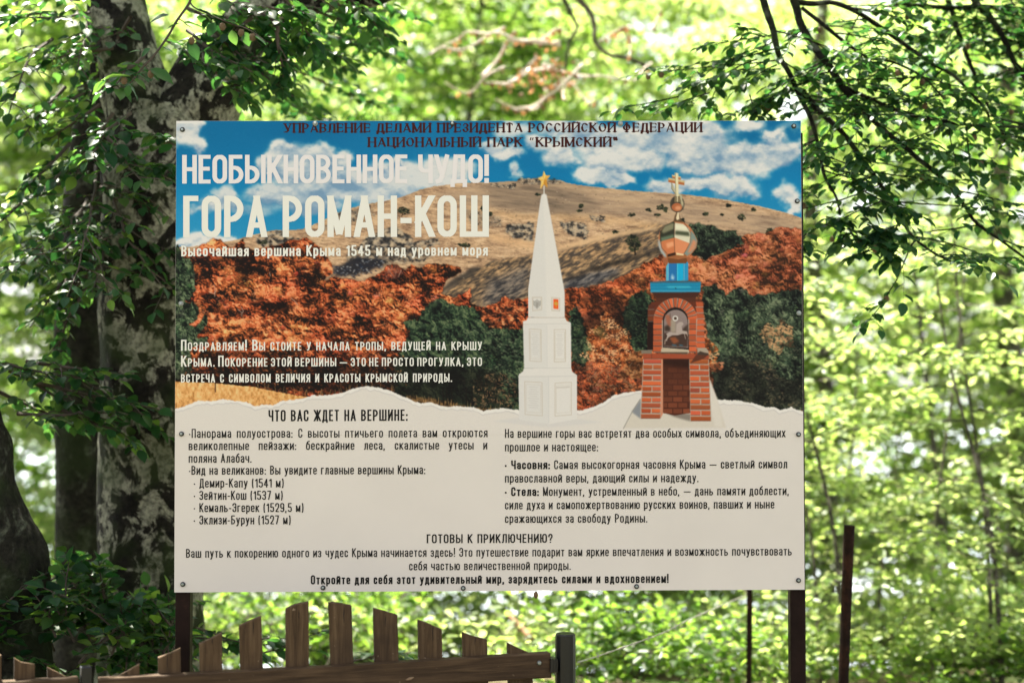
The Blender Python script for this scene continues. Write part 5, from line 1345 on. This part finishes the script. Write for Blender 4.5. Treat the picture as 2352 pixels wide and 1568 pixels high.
D2 = 6.4
r2 = at(188, 1568, D2)
b2 = thing('beech_tree', 'slimmer dark beech trunk half hidden by leaves left of the forked trunk', 'tree', (float(r2[0]), float(r2[1]), 0))
q = MB(); pxtube(q, [(180, 2000, 80), (184, 1568, 62), (186, 1200, 58), (184, 800, 56), (196, 500, 54), (225, 250, 50), (250, 0, 46), (262, -400, 40), (240, -900, 26)], D2, 40, .07, 110, 7, True); q.build('trunk', M['bark_dark'], b2, True)
rg = np.random.default_rng(33); fr = []; W = MB()
LB = [((250, 60), (60, 40)), ((240, 20), (20, 90)), ((260, 110), (90, 160)), ((250, 180), (60, 250)), ((230, 240), (110, 330)), ((260, 260), (160, 420)), ((240, 330), (90, 420)), ((220, 380), (60, 480)), ((230, 430), (330, 470)), ((210, 470), (80, 560)),
      ((240, 500), (340, 560)), ((220, 520), (60, 640)), ((215, 560), (120, 690)), ((260, 560), (380, 610)), ((230, 610), (90, 740)), ((240, 400), (300, 640)), ((210, 640), (20, 790)), ((130, 30), (-40, 20)), ((120, 90), (-60, 170)), ((180, 0), (60, -20)), ((300, 40), (200, 150)),
      ((230, 280), (320, 430)), ((260, 470), (230, 640)), ((200, 460), (180, 620)), ((150, 200), (40, 330)), ((160, 330), (60, 430)), ((250, 320), (330, 400)), ((170, 560), (60, 600)), ((140, 420), (20, 520)), ((210, 100), (180, 260))]
for a, b in LB:
    pxbough(W, fr, rg, a, b, 5.55 + rg.normal(0, .2), 5.3 + rg.normal(0, .3), .055, 8, .42, .032, .22, .3)
for a, b in [((60, 830), (300, 880)), ((20, 850), (260, 940)), ((80, 880), (380, 930)), ((0, 900), (200, 990)), ((120, 840), (420, 900)), ((140, 940), (330, 1010)), ((-20, 830), (160, 860)), ((40, 950), (280, 960))]:
    pxbough(W, fr, rg, a, b, 5.2, 5.25 + rg.normal(0, .15), .060, 9, .4, .03, .2, .3)
fa = [f for f in fr if rg.random() < .76]; fb = [f for f in fr if rg.random() < .26]; leaves('foliage', fa, NEAR_LEAF, M['leaf_near'], b2, True); leaves('lit_tone_foliage', fb, NEAR_LEAF, M['leaf_mid'], b2, True); W.build('twigs', M['twig'], b2)  # a share of leaves gets a lighter colour to look sunlit

r3 = at(-20, 1568, 5.0)
b3 = thing('tree', 'dark mossy leaning trunk at the lower left edge of the picture', 'tree', (float(r3[0]), float(r3[1]), 0))
q = MB(); pxtube(q, [(0, 2000, 170), (-18, 1500, 132), (-30, 1330, 134), (-70, 1150, 118), (-105, 980, 106), (-150, 700, 96), (-210, 300, 86), (-300, -200, 74)], 5.0, 48, .09, 110, 9, True); q.build('trunk', M['bark_dark'], b3, True)

# bush of beech shoots at the lower left
sh = thing('shrub', 'dark green leafy undergrowth bush at the foot of the trunks, lower left', 'bush', tuple(float(v) for v in (*at(200, 1500, 4.9)[:2], 0)))
rg = np.random.default_rng(44); fr = []; W = MB()
for i in range(70):
    x = rg.uniform(-40, 430); y = np.interp(x, [-40, 100, 200, 300, 440], [1330, 1290, 1240, 1330, 1390]) + abs(rg.normal(0, 90)); d = rg.uniform(4.75, 5.35)
    pxbough(W, fr, rg, (x + rg.normal(0, 60), y + rg.uniform(60, 140)), (x, y), d + .1, d, .058, 6, .45, .03, .2, .5, .005)
for a, b in [((300, 1420), (470, 1465)), ((280, 1380), (440, 1400)), ((450, 1440), (640, 1490)), ((400, 1460), (720, 1505)), ((320, 1480), (430, 1520)), ((600, 1500), (740, 1470)), ((560, 1470), (690, 1455)), ((800, 1520), (950, 1480)), ((720, 1560), (900, 1500)), ((880, 1530), (1000, 1500))]:
    pxbough(W, fr, rg, a, b, 5.2, 5.4, .058, 6, .35, .03, .1, .3, .004)
fa = [f for f in fr if rg.random() < .68]; fb = [f for f in fr if rg.random() < .32]; leaves('foliage', fa, NEAR_LEAF, M['leaf_near'], sh, True); leaves('lit_tone_foliage', fb, NEAR_LEAF, M['leaf_mid'], sh, True); W.build('stems', M['twig'], sh)  # sunlit bits of the bush are put in by the lighter leaf colour

# ------------------------------------------------------------------ twig hanging into the top left corner (in focus)
DT = 4.5
tw = thing('beech_twig', 'thin grey twig with wavy leaves and spiky nuts in front of the forked trunk', 'twig', tuple(float(v) for v in at(437, -40, DT)))
q = MB(); T1 = pxtube(q, [(470, -160, 5), (437, -20, 3.6), (436, 5, 3.4), (405, 50, 3.1), (385, 85, 2.8), (352, 130, 2.5), (325, 158, 2.2), (305, 185, 1.8), (297, 192, 1.2)], DT, 6, .05, 34)
pxtube(q, [(436, 5, 2.0), (450, 20, 1.7), (500, 42, 1.4), (530, 55, 1.3), (570, 68, 1.2), (612, 97, .8)], DT, 5, .05, 20)
pxtube(q, [(400, 58, 1.4), (412, 45, 1.3), (430, 58, 1.1), (440, 64, .8)], DT, 5, .05, 10); pxtube(q, [(335, 145, 1.3), (338, 158, 1.2), (348, 165, .9)], DT, 5, .05, 8)
q.build('stem', M['twig'], tw, True)
fr = []
def lf(b, t, size=None, nx=0, ny=-.55, nz=.8, dd=0.0):
    A, B = at(*b, DT), at(*t, DT + dd); fr.append((A, B - A, np.array([nx, ny, nz]), np.linalg.norm(B - A) if size is None else size))
for b, t, n in [((296, 196), (292, 222), (.1, -1, .15)), ((300, 176), (233, 170), (0, -.2, 1)), ((305, 180), (338, 200), (.1, -.4, .9)), ((308, 176), (338, 161), (0, -.25, 1)), ((345, 160), (400, 183), (.2, -.6, .7)), ((388, 35), (342, 44), (.1, -.5, .9)), ((415, 55), (382, 60), (0, -.3, 1)), ((420, 52), (475, 58), (0, -.15, 1)),
                ((492, 52), (478, 84), (.35, -.9, .3)), ((532, 70), (540, 104), (-.25, -.95, .2)), ((562, 74), (572, 106), (.1, -1, .2)), ((580, 82), (616, 98), (0, -.3, 1)), ((432, 96), (458, 136), (.4, -.8, .4)), ((440, 90), (405, 92), (0, -.4, .9)), ((322, 118), (296, 116), (0, -.4, .9)), ((345, 112), (322, 128), (.1, -.7, .7)), ((368, 108), (400, 116), (0, -.2, 1)),
                ((450, 22), (492, 30), (0, -.2, 1)), ((515, 48), (548, 52), (0, -.2, 1))]:
    lf(b, t, None, *n)
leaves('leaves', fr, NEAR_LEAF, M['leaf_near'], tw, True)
def nut(p, r, parent, seed):
    q = MB(); rg = np.random.default_rng(seed)
    n = 6; q.tube([np.array(p) + np.array([0, 0, -r * math.cos(math.pi * i / n)]) for i in range(n + 1)], [max(.0004, r * .8 * math.sin(math.pi * i / n) ** .8) for i in range(n + 1)], 9)
    for _ in range(40):
        d = unit(rg.normal(0, 1, 3)); a = np.array(p) + d * r * .75; q.tube([a, a + d * r * .45], [.0006, .0002], 3, cap=False)
    return q.build('beechnut', M['husk'], parent)
for i, (x, y) in enumerate([(311, 206 * .98), (377, 187), (560, 67), (345, 129), (481, 102), (636, 91)]):
    if i in (2, 4, 5): x, y = [(557, 66), (0, 0), (0, 0)][i - 2] if i == 2 else (480, 102) if i == 4 else (635, 90)
for i, (x, y) in enumerate([(285, 186), (346, 171), (511, 62), (440, 94), (554, 76), (580, 86)]):
    nut(at(x, y, DT), .0125, tw, i)

# ------------------------------------------------------------------ branches drooping past the right corner of the board
ZR = lambda L: [(1286.25 + x * .45313, y * .45313) for x, y in L]
ob = thing('overhanging_branch', 'dark drooping beech boughs with leaves and nuts past the top right corner of the board', 'branch', tuple(float(v) for v in at(1850, -300, 5.6)))
LIM = [([(900, -500), (1030, 0), (1080, 150), (1110, 280), (1160, 370), (1210, 480), (1270, 600), (1310, 740), (1340, 890), (1400, 1000), (1420, 1090)], 8.5, 2.5, 5.5, 5.3),
       ([(1000, -500), (1185, 0), (1215, 110), (1280, 230), (1360, 330), (1440, 450), (1540, 560), (1640, 660), (1740, 740), (1820, 810), (1920, 890), (2050, 1040), (2110, 1130), (2250, 1230), (2400, 1340)], 10.5, 2.6, 5.6, 5.3),
       ([(1200, 10), (1280, 20), (1380, 15), (1500, 60), (1610, 130), (1750, 230), (1880, 320), (1990, 380), (2080, 470), (2160, 560), (2190, 640), (2300, 760)], 7, 2.2, 5.6, 5.5),
       ([(1225, 460), (1310, 560), (1420, 660), (1490, 750), (1570, 860), (1640, 960), (1690, 1060), (1740, 1130), (1790, 1200), (1890, 1280), (1990, 1330)], 7.5, 2.2, 5.5, 5.2),
       ([(1900, -300), (2100, 0), (2180, 90), (2250, 200), (2310, 330), (2420, 470)], 8.5, 6, 6.2, 6.0),
       ([(1900, -160), (1980, 40), (2010, 140), (2060, 280), (2110, 400), (2150, 500), (2230, 640), (2330, 760)], 7, 3, 6.3, 6.1),
       ([(1700, 20), (1960, 40), (2150, 34), (2420, 60)], 5.5, 5, 6.1, 6.1), ([(1440, 440), (1660, 540), (1900, 610), (2150, 640), (2420, 645)], 5, 2.5, 5.5, 5.4),
       ([(1225, 40), (1350, 140), (1450, 220), (1560, 290), (1700, 320), (1850, 400), (1960, 520)], 5, 1.8, 5.5, 5.4)]
rg = np.random.default_rng(77); fr = []; W = MB(); npos = []
for L, r0, r1, d0, d1 in LIM:
    P = ZR(L); n = len(P); q = MB()
    S = pxtube(q, [(x, y, r0 + (r1 - r0) * i / (n - 1), d0 + (d1 - d0) * i / (n - 1)) for i, (x, y) in enumerate(P)], d0, 9, .10, 60, int(r0 * 10)); q.build('limb', M['bark_dark'], ob, True)
    LIM_S = S[:, :3]
    nb = int(9 + r0 * .7)
    for j in range(nb):
        t = rg.uniform(.14, .97); i = int(t * 59); p = LIM_S[i]; tg = unit(LIM_S[min(59, i + 1)] - LIM_S[max(0, i - 1)])
        sd = rg.choice([-1, 1]); out = np.array([sd * rg.uniform(.6, 1), rg.normal(0, .28), 0]) + np.array([tg[0], tg[1], tg[2] * .35]) * .7
        out[2] += rg.normal(-.05, .12)
        pts = bough(rg, p, out, rg.uniform(.28, .62), .050, fr, W, .0032, .034, 4, .45, .06, .13, 4)
        if rg.random() < .45: npos.append(pts[-1 - rg.integers(0, 4)] + np.array([0, 0, -.012]))
for a, b, d in [((1070, 180), (700, 240), 5.4), ((1090, 210), (780, 330), 5.4), ((960, 480), (1030, 640), 5.3), ((880, 300), (720, 620), 5.3), ((1120, 350), (800, 390), 5.4), ((1100, 330), (860, 430), 5.3), ((600, 490), (240, 560), 5.2), ((760, 470), (500, 560), 5.2), ((1150, 440), (1000, 560), 5.3), ((1040, 190), (860, 160), 5.4), ((1000, 300), (640, 420), 5.2), ((930, 350), (600, 480), 5.25)]:
    A, B = ZR([a, b]); pts = pxbough(W, fr, rg, A, B, d, d, .052, 5, .30, .036, .05, .14, .003)
    npos.append(pts[4] + np.array([0, 0, -.012]))
for k in range(20):
    a = (rg.uniform(1240, 1700), rg.uniform(700, 1300)); A, B = ZR([a, (a[0] + rg.uniform(-200, 260), a[1] + rg.uniform(20, 120))]); pts = pxbough(W, fr, rg, A, B, 5.15, 5.1, .052, 5, .4, .034, .05, .14, .003); npos.append(pts[3] + np.array([0, 0, -.012]))
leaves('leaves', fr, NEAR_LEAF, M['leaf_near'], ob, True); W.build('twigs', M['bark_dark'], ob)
for i, p in enumerate(npos[:46]): nut(p, .0125, ob, 100 + i)

# ------------------------------------------------------------------ sunlit dead branch above the board
ZD = lambda L: [(459.4 + x * .35157, y * .35157) for x, y in L]
ZE = lambda L: [(1176 + x * .5, y * .5) for x, y in L]
DD = 8.6
db = thing('dead_branch', 'pale bare sunlit branch with curled dry bits above the middle of the board', 'branch', tuple(float(v) for v in at(1400, 100, DD)))
q = MB(); ends = []
for L, a, b in [(ZD([(1600, 540), (1700, 600), (1780, 600), (1840, 530), (1900, 480), (1990, 440)]), 2.5, 5), (ZD([(1840, 500), (1900, 440), (1960, 370), (2010, 270), (2060, 200)]), 5, 4.5), (ZD([(1870, 540), (1930, 545), (2020, 545), (2130, 450), (2200, 380)]), 4, 5), (ZD([(1930, 650), (2010, 690), (2080, 720), (2200, 710), (2250, 650), (2352, 570), (2500, 420)]), 3, 5.5),
                (ZD([(1500, 360), (1580, 310), (1700, 330), (1830, 270), (1930, 210), (2090, 270), (2200, 265), (2352, 300)]), 2.5, 5.5), (ZD([(1580, 300), (1680, 260), (1750, 210), (1890, 220), (1990, 180)]), 2, 4), (ZE([(0, 190), (60, 185), (130, 200), (220, 190)]), 5, 4), (ZE([(30, 500), (100, 490), (150, 450), (180, 410), (240, 360)]), 5, 4), (ZE([(0, 380), (60, 340), (120, 320), (200, 300)]), 4, 3),
                (ZE([(100, 330), (160, 320), (230, 330), (330, 350), (420, 350), (560, 370), (600, 320), (640, 290)]), 4, 3), (ZE([(540, 260), (545, 200), (535, 160)]), 2.5, 2), (ZE([(640, 140), (670, 80), (690, 40)]), 3, 2), (ZE([(240, 460), (235, 420), (270, 380), (350, 470), (390, 460)]), 3, 2), (ZE([(130, 190), (190, 140), (230, 130)]), 3, 2.5), (ZE([(400, 190), (480, 140), (520, 120)]), 2.5, 2)]:
    n = len(L); S = pxtube(q, [(x, y, .9 * .8 * (a + (b - a) * i / (n - 1)), DD + .2 * math.sin(i)) for i, (x, y) in enumerate(L)], DD, 6, .1, 26, int(L[0][0])); ends.append(S)
q.build('pale_wood', M['twig_pale'], db, True)
q = MB()
for L, a, b in [(ZE([(215, -60), (240, 0), (280, 80), (298, 130), (260, 200), (245, 330)]), 6, 3), (ZE([(280, -60), (310, 0), (360, 60), (380, 130), (380, 190), (440, 250), (540, 270), (650, 320)]), 7.5, 4)]:
    n = len(L); pxtube(q, [(x, y, a + (b - a) * i / (n - 1)) for i, (x, y) in enumerate(L)], DD + .2, 8, .1, 30, 3)
q.build('limb', M['bark_far'], db, True)
rg = np.random.default_rng(9); fr = []
for S in ends:
    for i in range(3, 26, 2):
        if rg.random() < .75: fr.append((S[i, :3], np.array([rg.normal(0, .5), rg.normal(0, .5), -1]), np.array([rg.normal(), -1, rg.normal()]), rg.uniform(.03, .05)))
for k in range(90):
    x, y = ZE([(rg.normal(150, 70), rg.normal(340, 50))])[0]; fr.append((at(x, y, DD + rg.normal(0, .2)), rg.normal(0, 1, 3), rg.normal(0, 1, 3), .04))
leaves('dry_leaves', fr, FAR_LEAF, M['dry_leaf'], db)
# snapped stick under the board
q = MB(); A = ZH([(1380, 400), (1450, 470), (1510, 530), (1570, 590)]); S = pxtube(q, [(*A[0], 4, 7.6), (*A[1], 8, 7.55), (*A[2], 9, 7.5), (*A[3], 7, 7.4)], 7.5, 8, .12, 14, 5)
tag(q.build('dead_stick', mat('broken_wood', (.26, .15, .07), .85)[0], None, True), 'snapped brown stick leaning in the leaves below the board, above the gate', 'stick')

# ------------------------------------------------------------------ the wood behind
def clump(x, y, z, s=0, k=1.0):
    return float(fbm(np.array([x * .75 * k + 50]), np.array([(z * 1.1 + y * .35) * k + 50]), 5 + s, 2)[0])
def plant_tree(src, x, y, rz, s, label=None):
    c = src.copy(); COL.objects.link(c); c.location = (x, y, float(ground_z(x, y))); c.rotation_euler = (0, 0, rz); c.scale = (s, s, s)
    for ch in src.children:
        k = ch.copy(); COL.objects.link(k); k.parent = c
    if label: c['label'] = label
    return c
GRP = 'blurred sunlit beeches in the wood behind the board'
LAB = 'blurred sunlit green beech in the wood behind the board'
protos = []
for sd, H, tr, nb, ln in ((1, 4.0, .030, 30, 1.25), (2, 4.6, .040, 34, 1.4), (3, 3.5, .026, 28, 1.15)):
    W, fr = make_tree(sd, H, 2, tr, .078, int(nb * 1.7), ln, lean=(.5 * (-1) ** sd, .2), z0=.03, step=.042)
    t = thing('beech_tree', LAB, 'tree', (0, 0, 0), GRP)
    W.build('trunk', M['bark_far'], t, True); leaves('crown', fr, FAR_LEAF, M['leaf_far'], t)
    protos.append(t)
rg = np.random.default_rng(2024)
SPOT = [(1.7, 11.6, 1), (3.9, 12.4, 1.05), (5.2, 12.6, 1.0), (.4, 12.4, 1.1), (-.9, 11.6, 1), (-2.2, 12, 1), (-5.6, 13, 1.1), (2.9, 13.2, 1.0), (1.2, 12.8, 1.2), (-1.2, 12.6, 1.1), (-3.4, 13, 1.2), (4.6, 13.6, 1.2), (6.2, 14.4, 1.2), (-5.8, 14.4, 1.2), (2.2, 15.2, 1.3), (.0, 15, 1.3), (-2.2, 15.6, 1.3), (5.0, 16.4, 1.3), (7.2, 17, 1.3), (-4.8, 17, 1.3), (-7, 17.6, 1.3)]
for i, (x, y, s) in enumerate(SPOT):
    src = protos[i % 3]
    if i < 3: src.location = (x, y, float(ground_z(x, y))); src.rotation_euler = (0, 0, i * 2.1); src.scale = (s, s, s)
    else: plant_tree(src, x + rg.normal(0, .2), y + rg.normal(0, .2), rg.uniform(0, 6.28), s * rg.uniform(.9, 1.1))
W, fr = make_tree(12, 8.2, 2, .05, .085, 90, 1.55, lean=(.9, .3), z0=.40, step=.045)
tall = thing('beech_tree', 'tall shady beech with a dense dark crown in the wood behind the board', 'tree', (0, 0, 0), 'tall shady beeches behind the board')
W.build('trunk', M['bark_far'], tall, True); leaves('crown', fr, FAR_LEAF, M['leaf_mid'], tall)
tall.location = (-1.0, 12.8, float(ground_z(-1.0, 12.8)))
plant_tree(tall, -3.6, 13.4, 2.1, 1.0); plant_tree(tall, 5.6, 13.6, 4.0, 1.0)
# grey trunks one can tell among the leaves on the right
for px, py0, py1, hw, d, lab, sd in [(2325, 560, 1500, 30, 14, 'dark grey trunk in the wood near the right edge of the picture', 3), (1885, 1050, 1600, 20, 13, 'dark blurred trunk in the leaves just right of the board', 4)]:
    b_ = at(px, 1500, d); b_[2] = float(ground_z(b_[0], b_[1])); hw_ = hw / FPX * d
    t = thing('beech_tree', lab, 'tree', tuple(map(float, b_)))
    q = MB(); q.tube(spline([b_ - (0, 0, .3), b_ + (.1, 0, 2), b_ + (-.05, .1, 4.5), b_ + (.2, 0, 7.5)], 20), np.linspace(hw_ * 1.15, hw_ * .6, 20), 10, wob=.08, seed=sd); q.build('trunk', M['bark_far'], t, True)
    fr = []; W = MB(); r_g = np.random.default_rng(sd)
    for j in range(16):
        a = j * 2.4; bough(r_g, b_ + (0, 0, 4.8 + j * .17), (math.cos(a), math.sin(a), .2), 1.5, .09, fr, W, .015, .055, 7, sub=False)
    leaves('crown', fr, FAR_LEAF, M['leaf_far'], t)
rg = np.random.default_rng(515)
for k in range(7):
    d = rg.uniform(7.2, 9.6); px = rg.uniform(1840, 2340); b_ = at(px, 1500, d); b_[2] = float(ground_z(b_[0], b_[1]))
    t = thing('beech_sapling', 'thin sunlit beech sapling with layered leaf sprays to the right of the board', 'sapling', tuple(map(float, b_)), 'beech saplings right of the board')
    q = MB(); fr = []; W = MB(); H = rg.uniform(1.6, 2.9); ln = rg.normal(0, .25, 2)
    tp = spline([b_ - (0, 0, .1), b_ + (ln[0] * .2, ln[1] * .2, H * .35), b_ + (ln[0] * .9, ln[1], H * .7), b_ + (ln[0] * 1.3, ln[1], H)], 16)
    q.tube(tp, np.linspace(.016, .004, 16), 7, wob=.1, seed=k); q.build('trunk', M['bark_far'], t, True)
    for j in range(15):
        i = int(2 + 13 * j / 15); a = rg.uniform(0, 6.28); bough(rg, tp[i], (math.cos(a), math.sin(a), rg.uniform(-.1, .4)), rg.uniform(.5, 1.0), .066, fr, W, .006, .04, 6, .5, .3, .35, 4)
    leaves('crown', fr, FAR_LEAF, M['leaf_far'], t); W.build('twigs', M['bark_far'], t)
# undergrowth on the slope and the far wood
rg = np.random.default_rng(303); fr = []; W = MB()
for i in range(1150):
    y = 7.2 + 6.4 * rg.random() ** 1.1; x = rg.uniform(-.42, .42) * y * 1.05
    if y < 7.6 and x < -.7: continue
    if clump(x, y, 0, 60, 1.6) < .42: continue
    z = float(ground_z(x, y)); a = rg.uniform(0, 6.28); h = rg.uniform(.15, .95)
    bough(rg, (x, y, z + h * .3), (math.cos(a) * .7, math.sin(a) * .7, rg.uniform(.3, 1.0)), rg.uniform(.4, .8), .064, fr, W, .006, .036, 5, .5, .35, .65, 4)
for i in range(150):
    y = rg.uniform(6.9, 7.9); x = rg.uniform(.0, .42) * y; z = float(ground_z(x, y)); a = rg.uniform(0, 6.28); h = rg.uniform(.05, .40)
    bough(rg, (x, y, z + h * .5), (math.cos(a) * .7, math.sin(a) * .7, rg.uniform(.2, .8)), rg.uniform(.3, .6), .058, fr, W, .004, .036, 5, .5, .35, .6, 4)
def two_tone(fr, s, th):
    a, b = [], []
    for f in fr: (b if clump(f[0][0] * 1.5, f[0][1], f[0][2] * 1.5, s) + .22 * (rg.random() - .5) > th else a).append(f)
    return a, b
ua, ub = two_tone(fr, 80, .56)  # second set takes a darker leaf colour, standing in for shade and gaps
tag(leaves('undergrowth', ua, FAR_LEAF, M['leaf_far']), 'dense bright green undergrowth of beech shoots behind the gate', kind='stuff')
tag(leaves('shade_tone_undergrowth', ub, FAR_LEAF, M['leaf_mid']), 'leaves in a darker green painted as shade among the bright undergrowth behind the gate', kind='stuff')
tag(W.build('undergrowth_stems', M['twig']), 'thin stems of the undergrowth behind the gate', kind='stuff')
fr = []; W = MB()
for i in range(760):
    y = rg.uniform(12, 17); x = rg.uniform(-.40, .40) * y; z = CAMZ + y * rg.uniform(.15, .31); a = rg.uniform(0, 6.28)
    if clump(x, y, z, 40, 1.1) < (.47 if x < 1.5 else .56): continue
    bough(rg, (x, y, z), (math.cos(a), math.sin(a), rg.normal(0, .2)), rg.uniform(.9, 1.6), .10, fr, W, .010, .055, 7, .5, .2, .5, 3)
for i in range(11000):
    y = rg.uniform(15, 34); x = rg.uniform(-.66, .66) * y; z = CAMZ + y * rg.uniform(-.15, .30)
    if z < float(ground_z(x, y)) + .1 or clump(x, y, z, int(y) // 5, .8) < (.53 if x < 2 else .565): continue
    if z > CAMZ + y * .30: continue
    if z < CAMZ + y * -.17 and x > 1 and rg.random() < .7: continue
    a = rg.uniform(0, 6.28); bough(rg, (x, y, z), (math.cos(a), math.sin(a), rg.normal(0, .2)), rg.uniform(.9, 1.7), .17, fr, W, .015, .085, 6, .5, .2, .6, 3, sub=False)
big = [(f[0], f[1], f[2], f[3]) for f in fr]
ua, ub = [], []
for i in range(0, len(big), 40):                                  # whole sprays take the light tone or the one painted as shade
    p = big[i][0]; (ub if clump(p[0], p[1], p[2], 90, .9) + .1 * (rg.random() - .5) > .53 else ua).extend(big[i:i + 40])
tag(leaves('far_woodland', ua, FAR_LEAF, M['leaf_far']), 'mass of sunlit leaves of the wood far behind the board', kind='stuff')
tag(leaves('shade_tone_woodland', ub, FAR_LEAF, M['leaf_mid']), 'mass of leaves in a deeper green painted as shade in the wood far behind the board', kind='stuff')
print('far leaves', len(fr))
